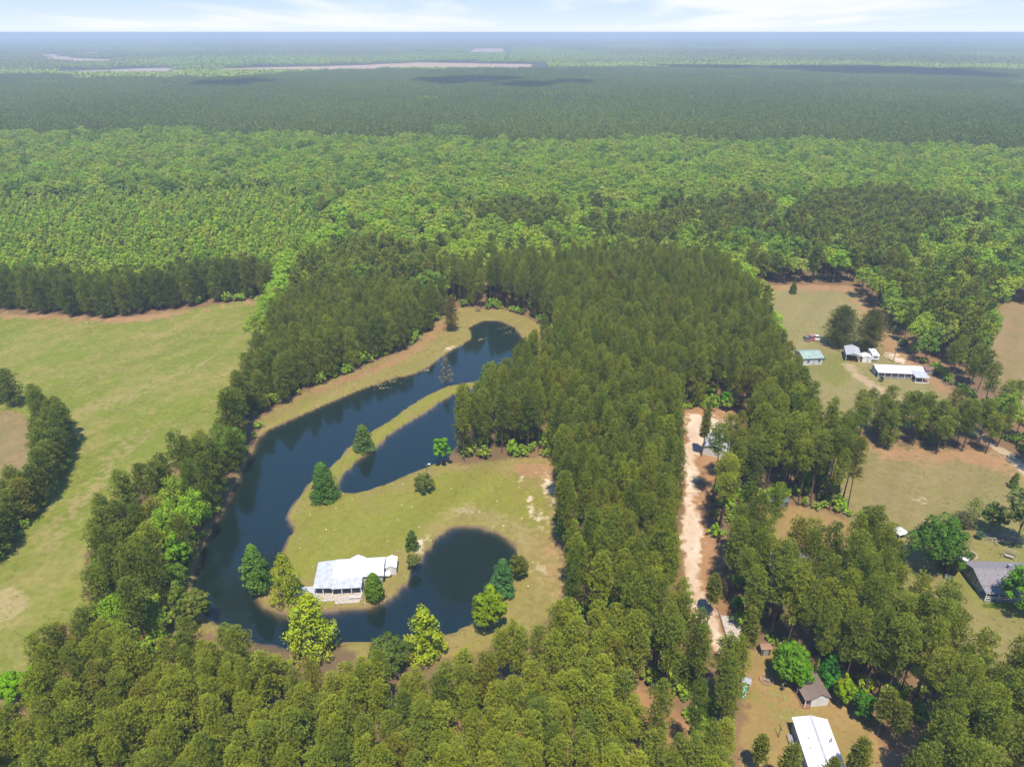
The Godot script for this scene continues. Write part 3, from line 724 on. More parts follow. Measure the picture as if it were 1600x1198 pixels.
func plant() -> void:
	var zi := Image.create_empty(int(ZW * 2), int(ZH * 2), false, Image.FORMAT_L8)
	zi.fill(Color8(10, 10, 10))
	for k in ZONES:
		fill(zi, k[1], ZX0, ZZ0, 2.0, Color8(k[0], k[0], k[0]))
	zone = zi.get_data()
	# zone, spacing, jitter, lowest, tallest
	var rules := {1: [3.4, 0.38, 12.0, 17.0], 2: [3.6, 0.4, 16.0, 22.0], 3: [3.7, 0.34, 14.5, 17.5], 4: [4.0, 0.45, 11.0, 19.0], 5: [4.2, 0.4, 15.0, 18.0],
		6: [3.3, 0.42, 10.0, 13.5], 7: [3.4, 0.42, 16.0, 22.5], 8: [4.3, 0.4, 11.0, 14.0], 9: [5.6, 0.42, 10.0, 17.0], 12: [4.6, 0.42, 14.0, 18.0]}
	for zn in rules:
		var r: Array = rules[zn]
		var sp: float = r[0]
		for j in int(ZH / sp):
			for i in int(ZW / sp):
				var x: float = ZX0 + (i + 0.5 + rng.randf_range(-r[1], r[1])) * sp
				var z: float = ZZ0 + (j + 0.5 + rng.randf_range(-r[1], r[1])) * sp
				if zone_at(x, z) != zn or not in_view(x, 10.0, z, 0.06):
					continue
				var h := rng.randf_range(r[2], r[3])
				var p := Vector3(x, 0, z)
				var open := 0
				for d in [[0, 5], [0, 9], [6, 2], [-6, 2]]:
					if zone_at(x + d[0], z + d[1]) == 0:
						open += 1
				var n := noise8(x * 1.3 + 300, z * 1.3 + 700)
				if zn == 1:
					if rng.randf() < 0.96:
						put_pine(p, pine_near, h, rng.randf_range(0.74, 1.08), pick([0.28, 0.58, 0.09, 0.05]), zn)
				elif zn == 2:
					if n > 0.93 and rng.randf() < 0.8:
						continue
					put_pine(p, pine_low if open > 1 and rng.randf() < 0.3 else pine_near, h, rng.randf_range(0.72, 1.08), pick([0.58, 0.24, 0.15, 0.03]), zn)
				elif zn == 3:
					put_pine(p, pine_low if open > 0 else pine_near, h, rng.randf_range(0.85, 1.02), pick([0.66, 0.16, 0.16, 0.02]), zn)
				elif zn == 4:
					if rng.randf() < 0.24:
						put_oak(p, oak_near, h * rng.randf_range(0.5, 0.85), rng.randf_range(0.6, 0.95), pick([0.32, 0.1, 0.4, 0.05, 0.13]), zn)
					else:
						put_pine(p, pine_low if rng.randf() < 0.6 else pine_near, h, rng.randf_range(0.95, 1.25), pick([0.5, 0.1, 0.35, 0.05]), zn)
				elif zn == 5 or zn == 6:
					put_pine(p, pine_low, h, rng.randf_range(1.0, 1.3), pick([0.4, 0.0, 0.58, 0.02]), zn)
				elif zn == 7:
					if rng.randf() < 0.05:
						continue
					put_pine(p, pine_tall if rng.randf() < 0.4 else pine_near, h, rng.randf_range(0.82, 1.15), pick([0.58, 0.26, 0.14, 0.02]), zn)
				elif zn == 8:
					put_pine(p, pine_near if rng.randf() < 0.85 else pine_low, h, rng.randf_range(0.95, 1.2), pick([0.7, 0.1, 0.1, 0.1]), zn)
				elif zn == 9:
					if n > 0.5:
						put_oak(p, oak_mid, h * 0.9, rng.randf_range(0.6, 0.95), pick([0.4, 0.1, 0.4, 0.1]), zn)
					else:
						put_pine(p, pine_near, h, rng.randf_range(0.95, 1.2), pick([0.5, 0.05, 0.3, 0.15]), zn)
				else:
					if rng.randf() < 0.8:
						put_pine(p, pine_mid, h, rng.randf_range(0.95, 1.3), pick([0.6, 0.05, 0.25, 0.1]), zn)
					else:
						put_oak(p, oak_mid, h * 0.85, rng.randf_range(0.5, 0.8), pick([0.5, 0.1, 0.3, 0.1]), zn)
	# the broadleaved forest behind, with dark pines in it, and a younger, lower, brighter stand on the left
	for pass_ in 2:
		var sp := 6.3 if pass_ == 0 else 3.7
		for j in int(720 / sp):
			for i in int(1300 / sp):
				var x := -650.0 + (i + 0.5 + rng.randf_range(-0.46, 0.46)) * sp
				var z := -60.0 - (j + 0.5 + rng.randf_range(-0.46, 0.46)) * sp
				if pass_ == 1:
					x += rng.randf_range(-2.5, 2.5)
					z += rng.randf_range(-2.5, 2.5)
				var zn := zone_at(x, z)
				if zn != (10 if pass_ == 0 else 11) or not in_view(x, 10.0, z, 0.05) or z < edge_at(FOREST_EDGE, x, z) + (noise8(x * 1.1, 77.0) - 0.5) * 70.0:
					continue
				var n := noise8(x * 0.7, z * 0.7)
				var n2 := noise8(x * 2.1 + 140, z * 2.1 + 60)
				if pass_ == 1:
					put_oak(Vector3(x, 0, z), young_mid, rng.randf_range(6.5, 12.5), rng.randf_range(0.75, 1.45), pick([0.35, 0.25, 0.03, 0.07, 0.3]), 11)
				elif (n2 > (0.62 if x > 0.0 else 0.72) and z > -430 and rng.randf() < 0.75) or (z > -480 and (zone_at(x + 13, z) == 12 or zone_at(x - 13, z) == 12 or zone_at(x, z - 13) == 12) and rng.randf() < 0.55):
					put_pine(Vector3(x, 0, z), pine_mid, rng.randf_range(14, 19), rng.randf_range(1.0, 1.5), pick([0.55, 0.05, 0.3, 0.1]), 10)
				else:
					var h := rng.randf_range(11.0, 18.0)
					var t := pick([0.44, 0.14, 0.14, 0.08, 0.2]) if n < 0.6 else pick([0.3, 0.05, 0.5, 0.1, 0.05])
					put_oak(Vector3(x, 0, z), oak_mid if z < -260 else oak_near, h, rng.randf_range(0.65, 1.45), t, 10)


func where_in_view(p: Vector3, zn: int) -> String:
	var x := p.x
	if zn == 1:
		var along := "at the field corner" if x < -62 else "below the left pond arm" if x < -44 else "below the yellow-green tree" if x < -28 else "below the pond cove" if x < -8 else "below the lime-green tree" if x < 8 else "beside the straw clearing"
		var row := "front rows" if p.z > -68 else "middle rows" if p.z > -78 else "back rows"
		return "in foreground stand, %s %s" % [row, along]
	if zn == 2:
		var side := "at the lawn edge" if x < 14 else "between lawn and track" if x < 28 else "near the sandy track" if p.z < -95 else "by the straw clearing"
		var deep := "near end" if p.z > -100 else "middle part" if p.z > -130 else "far end"
		return "in central stand, %s %s" % [deep, side]
	if zn == 3: return "in the stand on the far pond bank"
	if zn == 4: return "in belt beside the hayfield, %s" % ("lower end" if p.z > -105 else "by the long pond arm" if p.z > -140 else "upper end")
	if zn == 5: return "in dark row at the top of the hayfield"
	if zn == 6: return "in curved belt inside the hayfield, %s" % ("lower arm" if p.z > -130 else "bend" if p.z > -160 else "upper arm")
	if zn == 7: return "among tall spaced pines %s" % ("near the metal-roofed home" if p.z > -82 else "behind the brown shed" if p.z > -98 else "round the hidden grey house" if p.z > -120 else "above the small clearing")
	if zn == 8: return "in thin row between the right-hand fields"
	if zn == 9: return "in wood right of the upper field"
	if zn == 11: return "in young stand above the dark pine row"
	if zn == 12: return "in a dark patch of the broadleaved forest"
	return "in broadleaved forest %s" % ("beyond the hayfield" if x < -60 else "behind the ponds" if x < 30 else "behind the upper right field")


func stand(list: Array, called: String, category: String, tones: Array, tints: Array, mat_prefix: String, most: int, rest_name: String, rest_label: String) -> void:
	list.sort_custom(func(a, b): return depth_of(a[0].x, a[7], a[0].z) < depth_of(b[0].x, b[7], b[0].z))
	var single := 0
	var sets := {}
	var rest := mass(rest_name, rest_label)
	var groups := []
	for k in list:
		var v: Array = k[1][k[2]]
		if single < most and in_view(k[0].x, k[7] * 0.8, k[0].z, -0.012) and depth_of(k[0].x, k[7], k[0].z) > 20.0:
			single += 1
			var size_word := "tall" if k[7] > 19.0 else "small" if k[7] < 9.0 else "slender" if k[3] < 0.88 else "broad" if k[3] > 1.08 else ""
			var label: String = ("%s %s %s %s" % [size_word, tones[k[5]], category, where_in_view(k[0], k[6])]).strip_edges()
			var t := thing(called, label, category, k[0], rng.randf() * TAU, "%ss %s" % [category, where_in_view(k[0], k[6])])
			t.scale = Vector3(k[3], k[3] * k[4], k[3])
			placed("crown", v[2], t, M[mat_prefix + tones[k[5]]])
			placed("trunk", v[3], t)
		else:
			if not sets.has(v[4]):
				sets[v[4]] = [[], []]
				groups.append(v[4])
			sets[v[4]][0].append(turned(k[0], k[3], k[4]))
			sets[v[4]][1].append(tint(tints[k[5]], 0.12))
	for m in groups:
		scatter("stand", m, sets[m][0], sets[m][1], rest)


func make_forest() -> void:
	make_tree_meshes()
	plant()
	print("pines ", pines.size(), " broadleaved ", oaks.size())
	stand(pines, "pine_tree", "pine tree", PINE_TONES, PINE_TINT, "pine needles ", 300, "pine_forest", "pine stands further off, reading as one dark green mass")
	stand(oaks, "broadleaf_tree", "broadleaf tree", OAK_TONES, OAK_TINT, "leaves ", 300, "broadleaf_forest", "wide bright green broadleaved forest beyond the fields")
	undergrowth()
	far_forest()


func undergrowth() -> void:
	var rest := mass("undergrowth", "bright green bushes under the pines")
	var w := [[], [], []]
	var t := [[], [], []]
	for i in 26000:
		var x := rng.randf_range(-130, 140)
		var z := rng.randf_range(-300, -58)
		var zn := zone_at(x, z)
		if zn == 0 or zn == 8 or zn == 10 or zn == 11 or not in_view(x, 1.0, z, 0.03):
			continue
		var edge := zone_at(x, z + 4.0) == 0 or zone_at(x - 4.0, z) == 0 or zone_at(x + 4.0, z) == 0
		var n := noise8(x * 3.0, z * 3.0)
		if rng.randf() > (0.4 if edge and n > 0.4 else 0.32 if n > 0.62 else 0.02):
			continue
		var k := rng.randi() % 3
		w[k].append(turned(Vector3(x, 0, z), rng.randf_range(0.5, 1.35), rng.randf_range(0.8, 1.5)))
		t[k].append(tint(OAK_TINT[pick([0.4, 0.05, 0.3, 0.0, 0.25])], 0.15))
	for k in 3:
		scatter("bushes", bush[k][4], w[k], t[k], rest)


func cleared(x: float, z: float) -> bool:
	for f in CLEARED:
		if Geometry2D.is_point_in_polygon(Vector2(x, z), points(f[0])):
			return true
	return false


func far_forest() -> void:
	var pm := leaf("far pine needles", PINE_ALBEDO, 0.22)
	var om := leaf("far leaves", OAK_ALBEDO, 0.55)
	var tiles := []
	for k in 4:      # 32 m of planted pines
		var s := Shape.new()
		for j in 8:
			for i in 8:
				var p := Vector3((i - 3.5 + rng.randf_range(-0.42, 0.42)) * 4.0, 0, (j - 3.5 + rng.randf_range(-0.42, 0.42)) * 4.0)
				var h := rng.randf_range(13.5, 19.0)
				var r := rng.randf_range(1.5, 2.3)
				var f := rng.randf_range(0.7, 1.0)
				for q in 60:
					var y := pow(rng.randf(), 0.8)
					var az := rng.randf() * TAU
					var dir := Vector3(cos(az), rng.randf_range(0.1, 0.9), sin(az))
					var at := p + Vector3(0, h * (0.4 + 0.55 * y), 0) + Vector3(cos(az), 0, sin(az)) * r * pow(1.0 - y, 0.6) * 0.6
					var g := f * rng.randf_range(0.85, 1.0)
					s.tone = Color(g, g, g * 0.95)
					tuft(s, at, dir, 1, 1.15, 0.8)
		tiles.append(s.mesh(pm))
	var coarse := []
	for k in 4:      # 120 m of mixed forest
		var s := Shape.new()
		for j in 12:
			for i in 12:
				var p := Vector3((i - 5.5 + rng.randf_range(-0.45, 0.45)) * 10.0, 0, (j - 5.5 + rng.randf_range(-0.45, 0.45)) * 10.0)
				leaf_lobe(s, p + Vector3(0, rng.randf_range(8.0, 12.0), 0), Vector3(5.0, 5.0, 5.0), 16, 2.6, 0.5)
		coarse.append(s.mesh(om))
	var rest := mass("far_pine_forest", "dark grey-green pine plantation stretching into the distance")
	var w := [[], [], [], []]
	var t := [[], [], [], []]
	for j in int(1700 / 31.0):
		for i in int(4400 / 31.0):
			var x := -2200.0 + i * 31.0
			var z := -560.0 - j * 31.0
			if z > edge_at(FOREST_EDGE, x, z) - 14.0 + (noise8(x * 1.1, 77.0) - 0.5) * 70.0 or z < edge_at(PINE_EDGE, x, z) + (noise8(x * 0.3, 33.0) - 0.5) * 260.0 or not in_view(x, 10, z, 0.04) or (z < -1500.0 and cleared(x, z)):
				continue
			var k := rng.randi() % 4
			w[k].append(Transform3D(Basis(Vector3.UP, (rng.randi() % 4) * PI / 2), Vector3(x, 0, z)))
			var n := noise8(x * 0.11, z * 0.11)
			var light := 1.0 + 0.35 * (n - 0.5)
			var c := Color(0.86 * light, light, 1.15 * light)  # cool tint paints the blue of distant haze into the far pines
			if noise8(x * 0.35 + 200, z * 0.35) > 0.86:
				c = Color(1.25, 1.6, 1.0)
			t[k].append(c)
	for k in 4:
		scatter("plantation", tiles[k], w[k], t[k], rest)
	var rest2 := mass("horizon_forest", "hazy blue-green forest reaching to the horizon")
	w = [[], [], [], []]
	t = [[], [], [], []]
	for j in int(9000 / 118.0):
		for i in int(15000 / 118.0):
			var x := -7500.0 + i * 118.0
			var z := -1500.0 - j * 118.0
			if z > edge_at(PINE_EDGE, x, z) - 20.0 + (noise8(x * 0.3, 33.0) - 0.5) * 260.0 or not in_view(x, 10, z, 0.04):
				continue
			if cleared(x, z):
				continue
			var k := rng.randi() % 4
			w[k].append(Transform3D(Basis(Vector3.UP, (rng.randi() % 4) * PI / 2), Vector3(x, 0, z)))
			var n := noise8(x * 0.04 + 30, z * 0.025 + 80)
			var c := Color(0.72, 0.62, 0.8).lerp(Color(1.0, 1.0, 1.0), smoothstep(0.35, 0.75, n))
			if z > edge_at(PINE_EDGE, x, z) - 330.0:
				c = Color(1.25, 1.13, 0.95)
			t[k].append(c)
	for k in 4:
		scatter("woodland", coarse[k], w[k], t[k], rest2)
	var tan := grained("ploughed soil", Color(0.60, 0.42, 0.27), 60.0, 0.4, 1.0)
	var lilac := grained("cut-over soil", Color(0.47, 0.38, 0.32), 60.0, 0.4, 1.0)
	for f in CLEARED:
		var s := Shape.new()
		var p := points(f[0])
		var ix := Geometry2D.triangulate_polygon(p)
		for q in range(0, ix.size(), 3):
			s.tri(Vector3(p[ix[q]].x, 0.6, p[ix[q]].y), Vector3(p[ix[q + 1]].x, 0.6, p[ix[q + 1]].y), Vector3(p[ix[q + 2]].x, 0.6, p[ix[q + 2]].y))
		setting("cleared_field", s.mesh(tan if f[1] == 0 else lilac))
	# past the last trees that can be told apart, the crowns close into one uneven sheet
	var far := grained("distant canopy", Color(0.08, 0.12, 0.03), 900.0, 0.6, 1.0)
	var s2 := Shape.new()
	s2.quad(Vector3(-42000, 9, -42000), Vector3(42000, 9, -42000), Vector3(9000, 9, -9800), Vector3(-9000, 9, -9800))
	setting("distant_woodland", s2.mesh(far))
	# the clouds that drift over the forest, above the frame: only their shadows are seen
	var white := mat("cloud", Color(0.85, 0.85, 0.86), 1.0)
	for c in CLOUDS:
		var s := Shape.new()
		var n := 22
		for q in n:
			var a := rng.randf() * TAU
			var k := sqrt(rng.randf()) * 0.8
			s.lump(Vector3(cos(a) * c[2] * k, rng.randf_range(-6, 14), sin(a) * c[3] * k), Vector3(c[2] * 0.36, c[2] * 0.14, c[3] * 0.32), 0.14, rng)
		var o := setting("cloud", s.mesh(white), "stuff")
		var alt := 900.0
		o.position = Vector3(c[0], alt, c[1] + alt / tan(deg_to_rad(SUN_ELEVATION)))


# ---------------------------------------------------------------- single trees and shrubs
func own_tree(called: String, label: String, category: String, x: float, z: float, h: float, r: float, form: String, c: Color, base := 0.12, size := 0.26, lobes := 46, leaves := 100) -> Node3D:
	var t := thing(called, label, category, Vector3(x, 0, z))
	var m := leaf("foliage " + str(names[called]) + called, c, 0.5)
	if form == "pine":
		part("crown", pine_crown(h, base, r * 0.68, lobes + 10, 24, 4, 0.32, 0.15, 0.5), m, t)
	else:
		part("crown", leafy_crown(h, base, r * 0.95, lobes, leaves, size, form), m, t)
	part("trunk", trunk_shape(h * 0.9, maxf(0.05, h * 0.014)), grained("grey bark", Color(0.19, 0.165, 0.135), 1.5, 0.5, 0.95), t)
	return t


func single_trees() -> void:
	var cone := Color(0.10, 0.22, 0.035)
	own_tree("conifer", "dense cone-shaped green conifer where the grass strip meets the lawn", "conifer", -44.8, -140.4, 10.2, 3.5, "cone", cone, 0.02, 0.2, 90, 110)
	own_tree("conifer", "pale green conifer half way along the grass strip between the ponds", "conifer", -39.7, -162.5, 7.7, 2.9, "cone", Color(0.13, 0.22, 0.05), 0.04, 0.2, 80, 100)
	own_tree("conifer", "bluish green conifer on the right bank of the round cove", "conifer", -1.9, -108.3, 8.6, 2.7, "cone", Color(0.085, 0.21, 0.06), 0.03, 0.18, 90, 110)
	own_tree("conifer", "small dark cone-shaped conifer on the sandy bank behind the cabin", "conifer", -21.6, -122, 4.9, 1.7, "cone", Color(0.10, 0.17, 0.03), 0.0, 0.13, 60, 90)
	own_tree("conifer", "left of two teal green cypresses at the forest end of the grass strip", "conifer", -8.7, -200.1, 8.0, 1.7, "cone", Color(0.12, 0.25, 0.07), 0.05, 0.2, 60, 80)
	own_tree("conifer", "right of two teal green cypresses at the forest end of the grass strip", "conifer", -5.9, -201, 8.9, 1.6, "cone", Color(0.11, 0.24, 0.075), 0.05, 0.2, 60, 80)
	own_tree("conifer", "small lone conifer at the back edge of the upper right field", "conifer", 120.1, -289.4, 5.2, 1.8, "cone", Color(0.10, 0.15, 0.03), 0.0, 0.25, 40, 60)
	own_tree("conifer", "little bright conifer beside the sandy drive at the right field", "conifer", 122.7, -144.7, 4.5, 1.2, "cone", Color(0.17, 0.24, 0.03), 0.0, 0.16, 50, 70)
	own_tree("shrub", "round olive shrub in a sandy ring beside the lamp post", "shrub", -21.3, -143, 5.1, 2.5, "dome", Color(0.15, 0.19, 0.035), 0.0, 0.15, 50, 90)
	own_tree("shrub", "round dark reddish-green bush behind the bluish conifer at the cove", "shrub", 1.3, -112.4, 6.0, 2.2, "dome", Color(0.12, 0.15, 0.02), 0.0, 0.15, 60, 90)
	own_tree("shrub", "small olive tree overhanging the water by the white shed", "shrub", -20.5, -115.1, 3.7, 1.6, "dome", Color(0.16, 0.19, 0.05), 0.3, 0.16, 26, 60)
	own_tree("garden_tree", "small round green tree in front of the cabin's right end", "tree", -27, -106.5, 6.6, 2.1, "egg", Color(0.13, 0.24, 0.015), 0.1, 0.18, 50, 90)
	own_tree("garden_tree", "tall oval green tree on the water's edge left of the cabin", "tree", -50.3, -108.3, 12.2, 2.7, "egg", Color(0.14, 0.27, 0.035), 0.08, 0.22, 60, 110)
	own_tree("garden_tree", "sparse yellow-green bald cypress between the oval tree and the cabin", "tree", -43.6, -105.8, 12.1, 4, "boughs", Color(0.28, 0.34, 0.012), 0.1, 0.2, 56, 60)
	own_tree("garden_tree", "big bright yellow-green tree below the cabin across the water", "tree", -35.8, -93.6, 13.1, 6, "boughs", Color(0.37, 0.46, 0.022), 0.1, 0.24, 80, 70)
	own_tree("garden_tree", "second yellow-green tree on the near bank of the cove", "tree", -15.4, -92.4, 11.3, 4.6, "boughs", Color(0.36, 0.45, 0.022), 0.08, 0.24, 64, 70)
	own_tree("garden_tree", "dark green rounded tree on the near bank left of the second yellow tree", "tree", -21.1, -89.3, 7.3, 3.6, "dome", Color(0.11, 0.17, 0.03), 0.1, 0.24, 50, 90)
	own_tree("garden_tree", "lime green rounded tree on the near right bank of the cove", "tree", -4.5, -98.5, 9.9, 3.6, "dome", Color(0.21, 0.31, 0.01), 0.06, 0.24, 60, 110)
	own_tree("garden_tree", "grey-brown nearly leafless tree standing on the grass strip", "tree", -20.9, -201.9, 9.8, 2.8, "boughs", Color(0.22, 0.20, 0.12), 0.15, 0.16, 40, 45)
	own_tree("garden_tree", "bright green tree at the water where pines meet the lawn", "tree", -18.2, -155, 8.3, 2.5, "dome", Color(0.14, 0.34, 0.02), 0.1, 0.24, 40, 90)
	own_tree("garden_tree", "brownish pine standing alone on the bank below the round basin", "tree", -22.7, -246.6, 13.4, 4.3, "pine", Color(0.24, 0.20, 0.06), 0.1)
	own_tree("garden_tree", "upright willow-green tree at the lower left bank of the long pond", "tree", -62.2, -101.1, 9.9, 2.1, "egg", Color(0.16, 0.23, 0.03), 0.08, 0.2, 44, 90)
	own_tree("garden_tree", "rounded willow-green tree leaning over the lower left bank", "tree", -58.7, -100.1, 8.4, 2.5, "dome", Color(0.17, 0.22, 0.035), 0.08, 0.2, 50, 90)
	own_tree("garden_tree", "bright green tree overhanging the long pond from the tree belt", "tree", -67.1, -111.6, 12.1, 2.7, "dome", Color(0.17, 0.33, 0.015), 0.1, 0.24, 40, 90)
	own_tree("garden_tree", "vivid green tree in the belt where the far bank begins", "tree", -75.4, -185.6, 10.2, 2.7, "egg", Color(0.09, 0.26, 0.025), 0.05, 0.24, 50, 90)
	own_tree("garden_tree", "left of two vivid green trees at the hayfield's lower corner", "tree", -81.8, -82.2, 7.1, 2.6, "dome", Color(0.18, 0.38, 0.008), 0.05, 0.24, 44, 90)
	own_tree("garden_tree", "right of two vivid green trees at the hayfield's lower corner", "tree", -78, -83.2, 7.5, 2.8, "dome", Color(0.18, 0.37, 0.01), 0.05, 0.24, 48, 90)
	own_tree("garden_tree", "left of two big round pines behind the open carport", "tree", 115.7, -232.1, 15.0, 8.6, "pine", Color(0.18, 0.20, 0.04), 0.06, 0.26, 190)
	own_tree("garden_tree", "right of two big round pines behind the open carport", "tree", 124.2, -228.1, 15.1, 7.8, "pine", Color(0.21, 0.205, 0.045), 0.08, 0.26, 180)
	own_tree("garden_tree", "thin sapling on the bare strip above the long white building", "tree", 139.3, -240.4, 4.8, 1.1, "egg", Color(0.15, 0.2, 0.04), 0.3, 0.14, 14, 40)
	own_tree("shrub", "small dark bush on the grass below the long white building", "shrub", 118, -203.7, 1.9, 0.8, "dome", Color(0.08, 0.1, 0.03), 0.0, 0.14, 20, 40)
	own_tree("garden_tree", "big round deep green tree left of the white playhouse", "tree", 86.8, -114.7, 13.1, 5.8, "dome", Color(0.085, 0.19, 0.02), 0.1, 0.28, 70, 120)
	own_tree("garden_tree", "rounded deep green tree tucked behind the big round one", "tree", 93.6, -121.6, 8.5, 2.2, "egg", Color(0.09, 0.18, 0.02), 0.08, 0.24, 50, 90)
	own_tree("garden_tree", "dark olive tree between the big round one and the white playhouse", "tree", 90, -114.5, 7.2, 2.3, "egg", Color(0.10, 0.13, 0.03), 0.08, 0.22, 50, 90)
	own_tree("garden_tree", "thin pale green sapling standing in the right field", "tree", 105.2, -131.9, 6.1, 2.2, "egg", Color(0.22, 0.29, 0.05), 0.2, 0.16, 24, 40)
	own_tree("shrub", "low grey-green thicket under the pale sapling in the right field", "shrub", 102.1, -129.6, 3.2, 2.9, "dome", Color(0.13, 0.14, 0.05), 0.0, 0.18, 30, 50)
	own_tree("garden_tree", "rounded mid green tree left of the tall rough tree", "tree", 106.6, -127.7, 7.4, 2.7, "dome", Color(0.13, 0.2, 0.03), 0.08, 0.24, 50, 90)
	own_tree("garden_tree", "tall rough-crowned grey-green tree over the brush pile", "tree", 109.2, -122.9, 15.1, 4.3, "dome", Color(0.16, 0.21, 0.055), 0.12, 0.28, 56, 100)
	own_tree("shrub", "round bluish shrub on the lawn above the fire ring", "shrub", 102.9, -125.1, 2.1, 0.9, "dome", Color(0.08, 0.16, 0.08), 0.0, 0.13, 36, 60)
	own_tree("garden_tree", "bright green tree covering the right end of the grey house", "tree", 97.6, -102.8, 11.0, 4.1, "dome", Color(0.13, 0.29, 0.015), 0.08, 0.26, 60, 110)
	own_tree("garden_tree", "vivid green leafy tree left of the brown shed", "tree", 47.1, -86.8, 8.8, 3.2, "dome", Color(0.13, 0.29, 0.014), 0.02, 0.22, 70, 110)
	own_tree("garden_tree", "smaller vivid green tree in front of the leafy one by the brown shed", "tree", 48.3, -85.5, 6.7, 2.2, "dome", Color(0.11, 0.28, 0.008), 0.02, 0.2, 50, 90)
	own_tree("shrub", "yellow-green bush at the right gable corner of the brown shed", "shrub", 54.6, -82.2, 6.6, 1.9, "dome", Color(0.22, 0.33, 0.006), 0.0, 0.18, 50, 80)
	own_tree("shrub", "dark leafy bush right of the yellow-green one by the shed", "shrub", 56.7, -79.5, 5.9, 1.9, "dome", Color(0.07, 0.2, 0.015), 0.0, 0.18, 50, 80)
	own_tree("shrub", "emerald bush behind the right side of the brown shed roof", "shrub", 53.9, -86.3, 6.7, 1.9, "egg", Color(0.06, 0.26, 0.03), 0.0, 0.18, 50, 80)
	own_tree("shrub", "vivid green round bush on the right side of the sandy track", "shrub", 43.4, -103.3, 3.7, 1.2, "dome", Color(0.10, 0.30, 0.008), 0.0, 0.18, 50, 80)
	own_tree("shrub", "vivid green bush over the little dark shed at the grass clearing", "shrub", 62.6, -138.3, 4.5, 1.8, "dome", Color(0.10, 0.32, 0.006), 0.05, 0.2, 50, 80)
	own_tree("shrub", "bright bush at the forest wall above the sandy turning place", "shrub", 63.2, -185.6, 5.6, 1.9, "dome", Color(0.09, 0.30, 0.01), 0.0, 0.2, 50, 80)
	# pines that stand alone
	for k in [["pine standing alone in the middle of the sandy track", 37.5, -101.4, 10.7, 1.6], ["pine with its shadow on the concrete slab right of the track", 40.3, -89.3, 14.3, 1.9],
			["young pine in front of the metal-roofed home's left wall", 39.2, -65.7, 11.9, 1.8], ["young pine in front of the metal-roofed home's front corner", 44.6, -64.6, 10.6, 1.4],
			["young pine at the right eave of the metal-roofed home", 49.3, -66.7, 11.7, 1.7], ["lone pine with a bare leaning trunk on the straw right of the yard", 59.3, -74.2, 9.7, 1.6],
			["small pine at the left edge of the yard by the frame edge", 36.5, -69.5, 8.8, 1.2], ["slim pine at the left corner of the hidden silver roof", 49.9, -159.3, 13.9, 1.7],
			["pine right of the yard whose crown hangs over its bare trunk", 58, -76.2, 10.1, 2], ["young pine at the lower right edge of the yard", 56.9, -65.7, 9.9, 1.9]]:
		own_tree("lone_pine", k[0], "pine tree", k[1], k[2], k[3], k[4], "pine", Color(0.24, 0.25, 0.034), 0.4)


# ---------------------------------------------------------------- buildings
func gable_walls(l: float, w: float, wall: float, rise: float) -> Shape:   # ridge along x
	var s := Shape.new()
	var a := l / 2
	var b := w / 2
	s.box(Vector3(-a, 0, -b), Vector3(a, wall, b))
	for e in [-a, a]:
		s.hexa([Vector3(e - 0.04, wall, b), Vector3(e + 0.04, wall, b), Vector3(e + 0.04, wall, -b), Vector3(e - 0.04, wall, -b),
			Vector3(e - 0.04, wall + rise, 0.01), Vector3(e + 0.04, wall + rise, 0.01), Vector3(e + 0.04, wall + rise, -0.01), Vector3(e - 0.04, wall + rise, -0.01)])
	return s


func slope(s: Shape, a: Vector3, b: Vector3, c: Vector3, d: Vector3, thick: float, seam: float) -> void:   # a roof plane: eave a-b, ridge d-c, with raised seams
	var n := (b - a).cross(d - a).normalized()
	if n.y < 0:
		n = -n
	var t := n * thick
	s.hexa([a - t, b - t, c - t, d - t, a, b, c, d])
	if seam > 0.0:
		var along := (b - a).normalized() * 0.03
		var k := int((b - a).length() / seam)
		for i in range(1, k):
			var p := a.lerp(b, float(i) / k)
			var q := d.lerp(c, float(i) / k)
			var u := n * 0.03
			s.hexa([p - along, p + along, q + along, q - along, p - along + u, p + along + u, q + along + u, q - along + u])


func gable_roof(l: float, w: float, wall: float, rise: float, over: float, seam: float) -> Shape:
	var s := Shape.new()
	var a := l / 2 + over
	var b := w / 2 + over
	var e := wall - rise * over / (w / 2)
	var top := wall + rise
	slope(s, Vector3(-a, e + 0.1, b), Vector3(a, e + 0.1, b), Vector3(a, top + 0.1, 0), Vector3(-a, top + 0.1, 0), 0.09, seam)
	slope(s, Vector3(a, e + 0.1, -b), Vector3(-a, e + 0.1, -b), Vector3(-a, top + 0.1, 0.002), Vector3(a, top + 0.1, 0.002), 0.09, seam)
	return s


func ridge_cap(l: float, top: float, over: float) -> Shape:
	var s := Shape.new()
	var a := l / 2 + over + 0.02
	s.hexa([Vector3(-a, top + 0.06, 0.2), Vector3(a, top + 0.06, 0.2), Vector3(a, top + 0.06, -0.2), Vector3(-a, top + 0.06, -0.2),
		Vector3(-a, top + 0.17, 0.02), Vector3(a, top + 0.17, 0.02), Vector3(a, top + 0.17, -0.02), Vector3(-a, top + 0.17, -0.02)])
	return s


